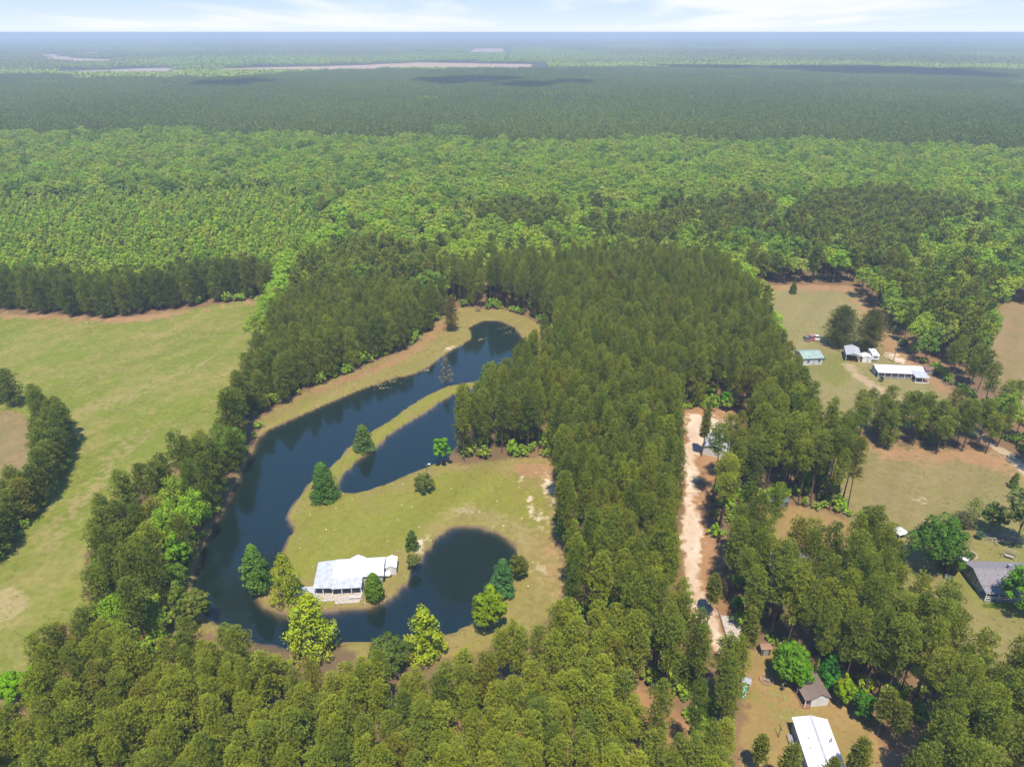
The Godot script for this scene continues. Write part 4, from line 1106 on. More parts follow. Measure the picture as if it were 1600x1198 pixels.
func window_at(parent: Node3D, at: Vector3, size: Vector2, face: String, frame: Material) -> void:   # a window on a wall that looks along +z, -x or +x
	var o := Node3D.new()
	o.name = "window"
	parent.add_child(o, true)
	o.position = at
	o.rotation.y = 0.0 if face == "+z" else -PI / 2 if face == "-x" else PI / 2
	var f := Shape.new()
	var w := size.x / 2
	var h := size.y / 2
	f.box(Vector3(-w - 0.08, -h - 0.08, 0.0), Vector3(w + 0.08, -h, 0.07))
	f.box(Vector3(-w - 0.08, h, 0.0), Vector3(w + 0.08, h + 0.08, 0.07))
	f.box(Vector3(-w - 0.08, -h, 0.0), Vector3(-w, h, 0.07))
	f.box(Vector3(w, -h, 0.0), Vector3(w + 0.08, h, 0.07))
	f.box(Vector3(-w, -0.025, 0.0), Vector3(w, 0.025, 0.06))
	part("frame", f, frame, o)
	var g := Shape.new()
	g.box(Vector3(-w, -h, 0.005), Vector3(w, h, 0.03))
	part("pane", g, mat("window glass", Color(0.02, 0.025, 0.03), 0.08), o)


func door_at(parent: Node3D, at: Vector3, face: String, c: Color) -> void:
	var o := Node3D.new()
	o.name = "door"
	parent.add_child(o, true)
	o.position = at
	o.rotation.y = 0.0 if face == "+z" else -PI / 2 if face == "-x" else PI / 2
	var s := Shape.new()
	s.box(Vector3(-0.45, 0.0, 0.005), Vector3(0.45, 2.05, 0.06))
	part("leaf", s, mat("door paint " + str(c), c, 0.5), o)
	var k := Shape.new()
	k.box(Vector3(0.32, 0.98, 0.06), Vector3(0.4, 1.04, 0.12))
	part("handle", k, mat("brass", Color(0.5, 0.4, 0.2), 0.3, 1.0), o)


func post(parent: Node3D, called: String, x: float, z: float, y0: float, y1: float, m: Material, t := 0.07) -> void:
	var s := Shape.new()
	s.box(Vector3(x - t, y0, z - t), Vector3(x + t, y1, z + t))
	part(called, s, m, parent)


func slab(parent: Node3D, called: String, lo: Vector3, hi: Vector3, m: Material) -> void:
	var s := Shape.new()
	s.box(lo, hi)
	part(called, s, m, parent)


func railing(parent: Node3D, a: Vector3, b: Vector3, m: Material) -> void:
	var s := Shape.new()
	var d := (b - a).normalized() * 0.04
	var side := d.cross(Vector3.UP).normalized() * 0.04
	var k := int((b - a).length() / 0.5) + 1
	for i in k + 1:
		var p := a.lerp(b, float(i) / k)
		s.box(p - Vector3(0.03, 0, 0.03), p + Vector3(0.03, 0.9, 0.03))
	for y in [0.5, 0.92]:
		var u := Vector3(0, y, 0)
		var v := Vector3(0, y + 0.07, 0)
		s.hexa([a + side + u, b + side + u, b - side + u, a - side + u, a + side + v, b + side + v, b - side + v, a - side + v])
	part("railing", s, m, parent)


func cabin() -> void:
	var white_tin := grained("white metal roofing", Color(0.74, 0.75, 0.77), 8.0, 0.12, 0.45)
	var grey_tin := grained("galvanised roofing", Color(0.50, 0.53, 0.57), 6.0, 0.18, 0.4)
	var siding := grained("cabin siding", Color(0.62, 0.60, 0.57), 3.0, 0.2)
	var wood := grained("brown boards", Color(0.22, 0.13, 0.08), 2.0, 0.4)
	var trim := mat("white trim", Color(0.72, 0.72, 0.70), 0.6)
	var t := thing("cabin", "white metal-roofed cabin with lean-to and porch on the spit between ponds", "cabin", Vector3(-31.0, 0, -112.9), deg_to_rad(4.7))
	part("wall", gable_walls(9.4, 5.0, 2.5, 0.75), siding, t)
	var roof := part("roof", gable_roof(9.4, 5.0, 2.5, 0.75, 0.35, 0.7), white_tin, t)
	part("ridge_cap", ridge_cap(9.4, 3.25, 0.35), white_tin, roof)
	var g := Shape.new()   # the small cross gable on the back slope
	slope(g, Vector3(-2.1, 2.55, -3.05), Vector3(-2.1, 3.3, 0.0), Vector3(-0.6, 3.42, 0.0), Vector3(-0.6, 3.3, -3.1), 0.09, 0.0)
	slope(g, Vector3(0.9, 3.3, 0.0), Vector3(0.9, 2.55, -3.05), Vector3(-0.6, 3.3, -3.1), Vector3(-0.6, 3.42, 0.0), 0.09, 0.0)
	part("cross_gable", g, white_tin, roof)
	var l := Shape.new()
	slope(l, Vector3(-8.6, 2.15, 5.0), Vector3(-5.02, 2.2, 5.3), Vector3(-5.02, 2.62, -2.6), Vector3(-8.6, 2.55, -2.3), 0.08, 0.8)
	part("lean_to_roof", l, grey_tin, t)
	var p := Shape.new()
	slope(p, Vector3(-4.98, 2.12, 5.5), Vector3(0.9, 2.12, 5.5), Vector3(0.9, 2.5, 2.75), Vector3(-4.98, 2.5, 2.75), 0.08, 0.8)
	part("porch_roof", p, grey_tin, t)
	for x in [-8.4, -6.7, -4.9]:
		post(t, "porch_post", x, 4.9, 0.0, 2.12, trim)
	for x in [-3.0, -1.1, 0.75]:
		post(t, "porch_post", x, 5.3, 0.0, 2.05, trim)
	slab(t, "back_wall", Vector3(-8.4, 0, -2.1), Vector3(-4.75, 2.45, -2.0), siding)
	slab(t, "side_wall", Vector3(-8.45, 0, -2.0), Vector3(-8.35, 2.2, 2.4), siding)
	slab(t, "board_wall", Vector3(-8.3, 0, 2.35), Vector3(-4.8, 2.25, 2.45), wood)
	slab(t, "porch_floor", Vector3(-8.6, -0.05, 2.47), Vector3(1.0, 0.16, 6.6), grained("pale concrete", Color(0.55, 0.49, 0.42), 3.0, 0.3))
	slab(t, "porch_step", Vector3(-4.2, -0.05, 6.61), Vector3(0.6, 0.1, 7.4), grained("pale concrete", Color(0.55, 0.49, 0.42), 3.0, 0.3))
	railing(t, Vector3(-1.6, 0.1, 6.6), Vector3(0.9, 0.1, 6.6), trim)
	railing(t, Vector3(0.9, 0.1, 5.4), Vector3(0.9, 0.1, 6.6), trim)
	door_at(t, Vector3(-2.0, 0.05, 2.51), "+z", Color(0.5, 0.48, 0.45))
	window_at(t, Vector3(-0.2, 1.4, 2.51), Vector2(1.0, 0.9), "+z", trim)
	window_at(t, Vector3(-3.6, 1.4, 2.51), Vector2(1.0, 0.9), "+z", trim)
	window_at(t, Vector3(3.2, 1.5, 2.51), Vector2(1.0, 0.9), "+z", trim)
	window_at(t, Vector3(4.71, 1.5, 0.0), Vector2(1.0, 0.9), "+x", trim)
	var s := thing("garden_shed", "small white gable shed at the cabin's right end", "shed", on(-24.9, -115.1), deg_to_rad(94))
	part("wall", gable_walls(3.2, 2.1, 1.9, 0.45), grained("white shed sides", Color(0.66, 0.66, 0.66), 2.0, 0.12), s)
	var r := part("roof", gable_roof(3.2, 2.1, 1.9, 0.45, 0.12, 0.5), white_tin, s)
	part("ridge_cap", ridge_cap(3.2, 2.35, 0.12), white_tin, r)
	door_at(s, Vector3(-1.61, 0.05, 0.0), "-x", Color(0.6, 0.6, 0.6))
	var tank := thing("propane_tank", "white propane tank lying beside the cabin's front right corner", "tank", on(-25.7, -112.9))
	var b := Shape.new()
	b.tube([Vector3(-0.95, 0.75, 0), Vector3(-0.85, 0.75, 0), Vector3(-0.7, 0.75, 0), Vector3(0.7, 0.75, 0), Vector3(0.85, 0.75, 0), Vector3(0.95, 0.75, 0)], [0.1, 0.35, 0.5, 0.5, 0.35, 0.1], 14)
	part("shell", b, mat("tank paint", Color(0.75, 0.75, 0.75), 0.4), tank)
	for x in [-0.5, 0.5]:
		slab(tank, "leg", Vector3(x - 0.08, 0, -0.3), Vector3(x + 0.08, 0.32, 0.3), mat("concrete foot", Color(0.4, 0.38, 0.35)))
	var d := Shape.new()
	d.tube([Vector3(0, 1.24, 0), Vector3(0, 1.4, 0)], [0.14, 0.12], 10)
	part("valve_cap", d, mat("tank paint", Color(0.75, 0.75, 0.75), 0.4), tank)
	var dock := thing("deck", "pale blue-white plank deck at the cabin's left corner", "deck", on(-40.6, -108.5), deg_to_rad(4.7))
	for i in 9:
		slab(dock, "plank", Vector3(-1.9 + i * 0.42, 0.3, -1.2), Vector3(-1.9 + i * 0.42 + 0.38, 0.36, 1.3), grained("pale planks", Color(0.58, 0.62, 0.68), 1.0, 0.25))
	for x in [-1.7, 1.7]:
		for z in [-1.0, 1.1]:
			post(dock, "leg", x, z, -0.1, 0.295, wood)
	lamp_post("lamp_post", "tall lamp post with a white head behind the round lawn shrub", -21, -147.4, 5.2)
	for k in [["white post at the water's edge on the top of the round cove", -4.3, -128.4], ["white post at the water's edge below the cabin", -28.6, -104.8]]:
		var w := thing("marker_post", k[0], "post", Vector3(k[1], -0.3, k[2]))
		var q := Shape.new()
		q.tube([Vector3(0, 0, 0), Vector3(0, 1.15, 0)], [0.06, 0.06], 8)
		part("pipe", q, trim, w)
		var cap := Shape.new()
		cap.tube([Vector3(0, 1.15, 0), Vector3(0, 1.22, 0)], [0.08, 0.07], 8)
		part("cap", cap, trim, w)


func lamp_post(called: String, label: String, x: float, z: float, h: float) -> void:
	var t := thing(called, label, "lamp post", Vector3(x, 0, z))
	var s := Shape.new()
	s.tube([Vector3(0, -0.2, 0), Vector3(0, h, 0)], [0.11, 0.08], 8)
	part("pole", s, grained("weathered pole", Color(0.25, 0.22, 0.19), 1.0, 0.3), t)
	var a := Shape.new()
	a.tube([Vector3(0, h - 0.3, 0), Vector3(0.5, h - 0.05, 0)], [0.04, 0.04], 6)
	part("arm", a, mat("grey bracket", Color(0.5, 0.5, 0.5), 0.5, 0.5), t)
	var l := Shape.new()
	l.lump(Vector3(0.68, h - 0.08, 0), Vector3(0.34, 0.15, 0.24), 0.0, rng)
	part("lamp_head", l, mat("lamp housing", Color(0.75, 0.75, 0.74), 0.4), t)


func car(label: String, x: float, z: float, turn: float, paint: Color) -> void:
	var t := thing("parked_car", label, "car", Vector3(x, 0, z), turn)
	var m := mat("car paint %s" % paint, paint, 0.35)
	m.clearcoat_enabled = true
	var b := Shape.new()
	b.hexa([Vector3(-2.15, 0.32, 0.85), Vector3(2.15, 0.32, 0.85), Vector3(2.15, 0.32, -0.85), Vector3(-2.15, 0.32, -0.85), Vector3(-2.1, 0.9, 0.82), Vector3(2.05, 0.8, 0.82), Vector3(2.05, 0.8, -0.82), Vector3(-2.1, 0.9, -0.82)])
	b.hexa([Vector3(-1.0, 1.36, 0.6), Vector3(0.35, 1.36, 0.6), Vector3(0.35, 1.36, -0.6), Vector3(-1.0, 1.36, -0.6), Vector3(-0.95, 1.43, 0.55), Vector3(0.3, 1.43, 0.55), Vector3(0.3, 1.43, -0.55), Vector3(-0.95, 1.43, -0.55)])
	part("body", b, m, t)
	var g := Shape.new()
	g.hexa([Vector3(-1.7, 0.86, 0.78), Vector3(1.1, 0.84, 0.78), Vector3(1.1, 0.84, -0.78), Vector3(-1.7, 0.86, -0.78), Vector3(-1.02, 1.37, 0.6), Vector3(0.38, 1.37, 0.6), Vector3(0.38, 1.37, -0.6), Vector3(-1.02, 1.37, -0.6)])
	part("windows", g, mat("window glass", Color(0.02, 0.025, 0.03), 0.08), t)
	for x2 in [-1.35, 1.35]:
		for s in [-1, 1]:
			var w := Shape.new()
			w.tube([Vector3(x2, 0.33, s * 0.7), Vector3(x2, 0.33, s * 0.9)], [0.33, 0.33], 14)
			var o := part("wheel", w, mat("tyre", Color(0.03, 0.03, 0.03), 0.8), t)
			var h := Shape.new()
			h.tube([Vector3(x2, 0.33, s * 0.9), Vector3(x2, 0.33, s * 0.92)], [0.19, 0.19], 10)
			part("rim", h, mat("rim", Color(0.5, 0.5, 0.5), 0.4, 0.7), o)
	for s in [-0.6, 0.6]:
		slab(t, "headlight", Vector3(2.1, 0.58, s - 0.15), Vector3(2.17, 0.7, s + 0.15), mat("headlight glass", Color(0.7, 0.7, 0.7), 0.1))


func upper_yard() -> void:
	var trim := mat("white trim", Color(0.72, 0.72, 0.70), 0.6)
	var white_tin := grained("white metal roofing", Color(0.74, 0.75, 0.77), 8.0, 0.12, 0.45)
	var grey_tin := grained("galvanised roofing", Color(0.50, 0.53, 0.57), 6.0, 0.18, 0.4)
	var h := thing("green_roofed_house", "white house with a pale green roof at the forest edge of the upper yard", "house", Vector3(100.4, 0, -219.6), deg_to_rad(6))
	part("wall", gable_walls(6.6, 6.6, 2.6, 1.0), grained("white siding", Color(0.62, 0.64, 0.68), 3.0, 0.12), h)
	var green := grained("green metal roofing", Color(0.33, 0.44, 0.39), 8.0, 0.2, 0.5)
	var r := part("roof", gable_roof(6.6, 6.6, 2.6, 1.0, 0.4, 0.8), green, h)
	part("ridge_cap", ridge_cap(6.6, 3.6, 0.4), green, r)
	part("vent_pipe", pipe_shape(Vector3(0.4, 3.2, 1.0), 0.8, 0.1), mat("vent pipe", Color(0.4, 0.4, 0.4), 0.5), r)
	window_at(h, Vector3(-1.6, 1.5, 3.31), Vector2(0.9, 1.1), "+z", trim)
	window_at(h, Vector3(2.2, 1.5, 3.31), Vector2(1.0, 1.1), "+z", trim)
	door_at(h, Vector3(0.4, 0.05, 3.31), "+z", Color(0.4, 0.42, 0.45))
	window_at(h, Vector3(3.31, 1.5, 0.5), Vector2(0.9, 1.1), "+x", trim)

	var c := thing("carport", "open grey gable carport below the two round pines", "carport", Vector3(116.3, 0, -222.2), deg_to_rad(72))
	var cr := part("roof", gable_roof(7.6, 4.4, 2.5, 0.75, 0.2, 0.8), grey_tin, c)
	part("ridge_cap", ridge_cap(7.6, 3.25, 0.2), grey_tin, cr)
	for x in [-3.6, -1.2, 1.2, 3.6]:
		for z in [-2.1, 2.1]:
			post(c, "post", x, z, 0.0, 2.45, trim, 0.06)
	slab(c, "back_wall", Vector3(3.62, 0, -2.1), Vector3(3.7, 2.4, 2.1), grey_tin)
	var gs := Shape.new()
	gs.hexa([Vector3(-3.75, 2.45, 2.2), Vector3(-3.68, 2.45, 2.2), Vector3(-3.68, 2.45, -2.2), Vector3(-3.75, 2.45, -2.2), Vector3(-3.75, 3.2, 0.02), Vector3(-3.68, 3.2, 0.02), Vector3(-3.68, 3.2, -0.02), Vector3(-3.75, 3.2, -0.02)])
	part("gable_panel", gs, trim, c)
	var m := thing("mower", "red lawn mower parked in the shade of the open carport", "mower", Vector3(116.2, 0, -219.9), deg_to_rad(60))
	slab(m, "deck", Vector3(-0.8, 0.25, -0.5), Vector3(0.8, 0.6, 0.5), mat("mower red", Color(0.45, 0.05, 0.03), 0.4))
	slab(m, "seat", Vector3(-0.5, 0.61, -0.25), Vector3(0.0, 1.05, 0.25), mat("black vinyl", Color(0.03, 0.03, 0.03), 0.6))
	for x in [-0.6, 0.6]:
		for z in [-0.55, 0.55]:
			var w := Shape.new()
			w.tube([Vector3(x, 0.25, z - 0.08), Vector3(x, 0.25, z + 0.08)], [0.25, 0.25], 10)
			part("wheel", w, mat("tyre", Color(0.03, 0.03, 0.03), 0.8), m)
	car("dark grey car at the left end of the row by the round pines", 106.9, -238, deg_to_rad(80), Color(0.17, 0.15, 0.16))
	car("dull red car in the middle of the row by the round pines", 108.8, -238.9, deg_to_rad(84), Color(0.42, 0.10, 0.09))
	car("white car at the right end of the row by the round pines", 110.9, -239.2, deg_to_rad(78), Color(0.72, 0.73, 0.75))

	var s := thing("white_shed", "little white gable shed just right of the open carport", "shed", on(120, -219.7), deg_to_rad(80))
	part("wall", gable_walls(3.0, 2.8, 1.9, 0.5), mat("bright white boards", Color(0.75, 0.75, 0.75), 0.6), s)
	var sr := part("roof", gable_roof(3.0, 2.8, 1.9, 0.5, 0.15, 0.0), white_tin, s)
	part("ridge_cap", ridge_cap(3.0, 2.4, 0.15), white_tin, sr)
	door_at(s, Vector3(-1.51, 0.05, 0.3), "-x", Color(0.55, 0.55, 0.55))
	var v := thing("camper", "white camper trailer parked behind the little white shed", "camper", on(123.6, -222.2), deg_to_rad(80))
	var body := Shape.new()
	body.hexa([Vector3(-2.9, 0.5, 1.15), Vector3(2.9, 0.5, 1.15), Vector3(2.9, 0.5, -1.15), Vector3(-2.9, 0.5, -1.15), Vector3(-2.9, 2.3, 1.15), Vector3(2.7, 2.3, 1.15), Vector3(2.7, 2.3, -1.15), Vector3(-2.9, 2.3, -1.15)])
	body.hexa([Vector3(-2.9, 2.3, 1.15), Vector3(2.7, 2.3, 1.15), Vector3(2.7, 2.3, -1.15), Vector3(-2.9, 2.3, -1.15), Vector3(-2.7, 2.5, 1.0), Vector3(2.4, 2.5, 1.0), Vector3(2.4, 2.5, -1.0), Vector3(-2.7, 2.5, -1.0)])
	part("body", body, mat("camper shell", Color(0.74, 0.75, 0.78), 0.4), v)
	slab(v, "roof_vent", Vector3(-0.4, 2.5, -0.4), Vector3(0.4, 2.72, 0.4), mat("vent cover", Color(0.35, 0.37, 0.4), 0.5))
	window_at(v, Vector3(-2.905, 1.6, 0.0), Vector2(1.4, 0.7), "-x", trim)
	for x in [-0.5, 0.5]:
		for z in [-1.12, 1.12]:
			var w := Shape.new()
			w.tube([Vector3(x, 0.35, z - 0.1), Vector3(x, 0.35, z + 0.1)], [0.35, 0.35], 12)
			part("wheel", w, mat("tyre", Color(0.03, 0.03, 0.03), 0.8), v)

	var b := thing("long_building", "long white-roofed building with an open screened front and lean-to", "building", Vector3(125.6, 0, -209.4), deg_to_rad(-6))
	part("wall", gable_walls(14.6, 3.4, 2.3, 0.5), grained("pale block wall", Color(0.55, 0.55, 0.56), 3.0, 0.15), b)
	var br := part("roof", gable_roof(14.6, 3.4, 2.3, 0.5, 0.25, 0.7), white_tin, b)
	part("ridge_cap", ridge_cap(14.6, 2.8, 0.25), white_tin, br)
	var pr := Shape.new()
	slope(pr, Vector3(-7.4, 1.98, 3.9), Vector3(3.2, 1.98, 3.9), Vector3(3.2, 2.28, 1.95), Vector3(-7.4, 2.28, 1.95), 0.08, 0.7)
	part("porch_roof", pr, white_tin, b)
	var lr := Shape.new()
	slope(lr, Vector3(3.25, 1.9, 6.4), Vector3(7.6, 1.9, 6.4), Vector3(7.6, 2.27, 1.95), Vector3(3.25, 2.27, 1.95), 0.08, 0.7)
	part("lean_to_roof", lr, grey_tin, b)
	for i in 6:
		post(b, "porch_post", -7.2 + i * 2.06, 3.7, 0.0, 1.95, trim, 0.06)
	for x in [3.4, 5.5, 7.4]:
		post(b, "porch_post", x, 6.2, 0.0, 1.88, trim, 0.06)
	var dark := mat("dark screen", Color(0.05, 0.05, 0.055), 0.7)
	for i in 5:
		slab(b, "screen_panel", Vector3(-7.1 + i * 2.06, 0.7, 3.66), Vector3(-7.1 + i * 2.06 + 1.86, 1.9, 3.7), dark)
		slab(b, "low_wall", Vector3(-7.1 + i * 2.06, 0, 3.64), Vector3(-7.1 + i * 2.06 + 1.86, 0.695, 3.72), grained("low boards", Color(0.3, 0.3, 0.32), 2.0, 0.2))
	slab(b, "floor", Vector3(3.3, -0.05, 1.75), Vector3(7.5, 0.1, 6.6), grained("pale concrete", Color(0.55, 0.49, 0.42), 3.0, 0.3))
	window_at(b, Vector3(-7.305, 1.4, 0.0), Vector2(1.0, 0.8), "-x", trim)
	door_at(b, Vector3(-4.5, 0.05, 1.705), "+z", Color(0.5, 0.5, 0.5))

	var wagon := thing("wagon", "flat tan wagon standing in front of the long white building", "wagon", on(124.1, -207.4), deg_to_rad(-4))
	slab(wagon, "bed", Vector3(-2.3, 0.6, -0.8), Vector3(2.3, 0.72, 0.8), grained("tan boards", Color(0.55, 0.38, 0.17), 1.0, 0.25))
	for z in [-0.8, 0.76]:
		slab(wagon, "side_board", Vector3(-2.3, 0.721, z), Vector3(2.3, 0.95, z + 0.04), grained("tan boards", Color(0.55, 0.38, 0.17), 1.0, 0.25))
	for x in [-1.6, 1.6]:
		for z in [-0.75, 0.75]:
			var w := Shape.new()
			w.tube([Vector3(x, 0.32, z - 0.1), Vector3(x, 0.32, z + 0.1)], [0.32, 0.32], 12)
			part("wheel", w, mat("tyre", Color(0.03, 0.03, 0.03), 0.8), wagon)
	var br2 := thing("red_shed", "small rust-red roofed shed at the right end of the long building", "shed", on(135.6, -209.7), deg_to_rad(10))
	part("wall", gable_walls(2.8, 2.4, 1.8, 0.5), grained("grey boards", Color(0.42, 0.40, 0.38), 1.0, 0.3), br2)
	var rr := part("roof", gable_roof(2.8, 2.4, 1.8, 0.5, 0.2, 0.0), grained("rusty roofing", Color(0.30, 0.17, 0.14), 2.0, 0.4), br2)
	part("ridge_cap", ridge_cap(2.8, 2.3, 0.2), grained("rusty roofing", Color(0.30, 0.17, 0.14), 2.0, 0.4), rr)
	door_at(br2, Vector3(0.0, 0.05, 1.21), "+z", Color(0.3, 0.27, 0.25))
	lamp_post("lamp_post", "tall lamp post with white light head right of the camper, by the dark trees", 137.2, -221.6, 8.0)
	var up := thing("utility_pole", "bare wooden utility pole behind the long white building", "pole", on(128.9, -218.4))
	part("pole", pipe_shape(Vector3.ZERO, 8.0, 0.13), grained("weathered pole", Color(0.25, 0.22, 0.19), 1.0, 0.3), up)
	slab(up, "crossarm", Vector3(-0.7, 7.4, 0.12), Vector3(0.7, 7.52, 0.24), grained("weathered pole", Color(0.25, 0.22, 0.19), 1.0, 0.3))
	var bb := thing("barbecue", "dark barbecue on the grass right of the green-roofed house", "barbecue", on(105.8, -220))
	var dr := Shape.new()
	dr.tube([Vector3(-0.6, 0.9, 0), Vector3(0.6, 0.9, 0)], [0.32, 0.32], 12)
	part("drum", dr, mat("black iron", Color(0.03, 0.03, 0.03), 0.6), bb)
	for x in [-0.4, 0.4]:
		post(bb, "leg", x, 0.0, 0.0, 0.7, mat("black iron", Color(0.03, 0.03, 0.03), 0.6), 0.04)


func pipe_shape(at: Vector3, h: float, r: float) -> Shape:
	var s := Shape.new()
	s.tube([at, at + Vector3(0, h, 0)], [r, r * 0.85], 8)
	return s


func right_lawn() -> void:
	var trim := mat("white trim", Color(0.72, 0.72, 0.70), 0.6)
	var h := thing("grey_house", "grey-shingled ranch house with front porch at the right frame edge", "house", Vector3(100.0, 0, -110.9), deg_to_rad(-3))
	part("wall", gable_walls(14.0, 6.4, 2.6, 1.0), grained("blue-grey siding", Color(0.30, 0.34, 0.38), 3.0, 0.15), h)
	var shingle := grained("grey shingles", Color(0.27, 0.255, 0.265), 2.5, 0.3, 0.95)
	var r := part("roof", gable_roof(14.0, 6.4, 2.6, 1.0, 0.5, 0.0), shingle, h)
	part("ridge_cap", ridge_cap(14.0, 3.6, 0.5), shingle, r)
	slab(r, "chimney", Vector3(-0.4, 3.3, -1.0), Vector3(0.3, 4.3, -0.4), grained("grey chimney", Color(0.3, 0.3, 0.33), 1.0, 0.2))
	var pr := Shape.new()
	slope(pr, Vector3(-7.4, 2.1, 5.6), Vector3(5.5, 2.1, 5.6), Vector3(5.5, 2.5, 3.75), Vector3(-7.4, 2.5, 3.75), 0.08, 0.0)
	part("porch_roof", pr, shingle, h)
	for i in 6:
		post(h, "porch_post", -7.1 + i * 2.45, 5.35, 0.0, 2.05, trim)
	slab(h, "porch_floor", Vector3(-7.2, -0.05, 3.21), Vector3(5.4, 0.3, 5.5), grained("porch boards", Color(0.3, 0.29, 0.28), 2.0, 0.2))
	for i in 4:
		railing(h, Vector3(-7.1 + i * 2.45, 0.3, 5.36), Vector3(-4.65 + i * 2.45, 0.3, 5.36), trim)
	for x in [-5.5, -2.5]:
		window_at(h, Vector3(x, 1.5, 3.205), Vector2(1.0, 1.3), "+z", trim)
	door_at(h, Vector3(0.3, 0.3, 3.205), "+z", Color(0.3, 0.08, 0.06))
	for z in [-1.6, 1.4]:
		window_at(h, Vector3(-7.005, 1.5, z), Vector2(1.0, 1.2), "-x", trim)
	own_hedge("hedge", "clipped green hedge along the front porch of the grey house", Vector3(96.2, 0, -104.2), 9.0, deg_to_rad(-3))
	var p := thing("playhouse", "white gable playhouse between dark trees and the grey house", "shed", on(93.1, -116.9), deg_to_rad(-62))
	part("wall", gable_walls(4.0, 2.6, 2.1, 0.7), mat("bright white boards", Color(0.75, 0.75, 0.75), 0.6), p)
	var ppr := part("roof", gable_roof(4.0, 2.6, 2.1, 0.7, 0.15, 0.6), grained("white metal roofing", Color(0.74, 0.75, 0.77), 8.0, 0.12, 0.45), p)
	part("ridge_cap", ridge_cap(4.0, 2.8, 0.15), grained("white metal roofing", Color(0.74, 0.75, 0.77), 8.0, 0.12, 0.45), ppr)
	door_at(p, Vector3(-2.005, 0.05, 0.0), "-x", Color(0.6, 0.6, 0.62))
	var w := thing("white_tent", "white canopy tent half hidden by pines left of the big round tree", "tent", on(85.6, -126), deg_to_rad(20))
	w.scale = Vector3(0.62, 0.75, 0.62)
	var ts := Shape.new()
	slope(ts, Vector3(-2.1, 2.0, 2.0), Vector3(2.1, 2.0, 2.0), Vector3(0.3, 3.0, 0.0), Vector3(-0.3, 3.0, 0.0), 0.03, 0.0)
	slope(ts, Vector3(2.1, 2.0, -2.0), Vector3(-2.1, 2.0, -2.0), Vector3(-0.3, 3.0, 0.0), Vector3(0.3, 3.0, 0.0), 0.03, 0.0)
	slope(ts, Vector3(2.1, 2.0, 2.0), Vector3(2.1, 2.0, -2.0), Vector3(0.3, 3.0, 0.0), Vector3(0.29, 3.0, 0.01), 0.03, 0.0)
	slope(ts, Vector3(-2.1, 2.0, -2.0), Vector3(-2.1, 2.0, 2.0), Vector3(-0.3, 3.0, 0.0), Vector3(-0.29, 3.0, 0.01), 0.03, 0.0)
	part("canopy", ts, mat("white canvas", Color(0.76, 0.74, 0.74), 0.8), w)
	for x in [-2.0, 2.0]:
		for z in [-1.9, 1.9]:
			post(w, "leg", x, z, 0.0, 1.97, trim, 0.05)
	var f := thing("fire_ring", "round red-brown fire ring with pale rim on the lawn above the grey house", "fire pit", on(97.7, -119.7))
	for i in 22:
		var a := TAU * i / 22.0
		var s := Shape.new()
		var d := Vector3(cos(a), 0, sin(a))
		var e := Vector3(-sin(a), 0, cos(a)) * 0.17
		s.hexa([d * 1.28 + e, d * 1.55 + e, d * 1.55 - e, d * 1.28 - e, d * 1.28 + e + Vector3(0, 0.2, 0), d * 1.55 + e + Vector3(0, 0.2, 0), d * 1.55 - e + Vector3(0, 0.2, 0), d * 1.28 - e + Vector3(0, 0.2, 0)])
		part("stone", s, grained("tan stone", Color(0.55, 0.42, 0.3), 1.0, 0.3), f)
	var disc := Shape.new()
	disc.tube([Vector3(0, 0.0, 0), Vector3(0, 0.06, 0)], [1.27, 1.27], 24)
	part("gravel", disc, grained("red gravel", Color(0.30, 0.14, 0.11), 0.5, 0.4), f)
	var ash := Shape.new()
	ash.tube([Vector3(0, 0.06, 0), Vector3(0, 0.12, 0)], [0.4, 0.3], 14)
	part("ash", ash, mat("ash", Color(0.1, 0.09, 0.09), 1.0), f)
	var ch := thing("lawn_chair", "small grey chair alone on the grass left of the grey house", "chair", on(88.9, -112), deg_to_rad(30))
	var plastic := mat("grey plastic", Color(0.33, 0.31, 0.33), 0.6)
	slab(ch, "seat", Vector3(-0.55, 0.4, -0.5), Vector3(0.55, 0.5, 0.5), plastic)
	slab(ch, "backrest", Vector3(-0.55, 0.5, -0.56), Vector3(0.55, 1.2, -0.46), plastic)
	for x in [-0.5, 0.5]:
		for z in [-0.45, 0.45]:
			post(ch, "leg", x, z, 0.0, 0.4, plastic, 0.05)
		slab(ch, "armrest", Vector3(x - 0.07, 0.7, -0.45), Vector3(x + 0.07, 0.76, 0.45), plastic)
	var sw := thing("garden_swing", "weathered wooden garden swing on the lawn behind the grey house", "swing", on(105.4, -118.7), deg_to_rad(-35))
	var old := grained("weathered boards", Color(0.45, 0.40, 0.33), 1.0, 0.3)
	for x in [-1.1, 1.1]:
		for z in [-0.7, 0.7]:
			var s := Shape.new()
			s.tube([Vector3(x, 0, z), Vector3(x, 2.0, 0)], [0.06, 0.06], 6)
			part("leg", s, old, sw)
	slab(sw, "top_beam", Vector3(-1.3, 2.0, -0.07), Vector3(1.3, 2.14, 0.07), old)
	slab(sw, "seat", Vector3(-0.8, 0.5, -0.3), Vector3(0.8, 0.56, 0.3), old)
	slab(sw, "backrest", Vector3(-0.8, 0.57, -0.36), Vector3(0.8, 1.1, -0.3), old)
	var heap := thing("brush_pile", "grey heap of dead branches under the tall rough tree", "brush pile", on(107.9, -125.1))
	for i in 40:
		var s := Shape.new()
		var at := Vector3(rng.randf_range(-4, 4), rng.randf_range(0.1, 0.6), rng.randf_range(-1.4, 1.4))
		var d := Vector3(rng.randfn(), rng.randf_range(-0.1, 0.3), rng.randfn()).normalized() * rng.randf_range(0.7, 1.5)
		s.tube([at - d, at + d], [0.07, 0.04], 5)
		part("branch", s, grained("dead wood", Color(0.40, 0.34, 0.30), 1.0, 0.3), heap)


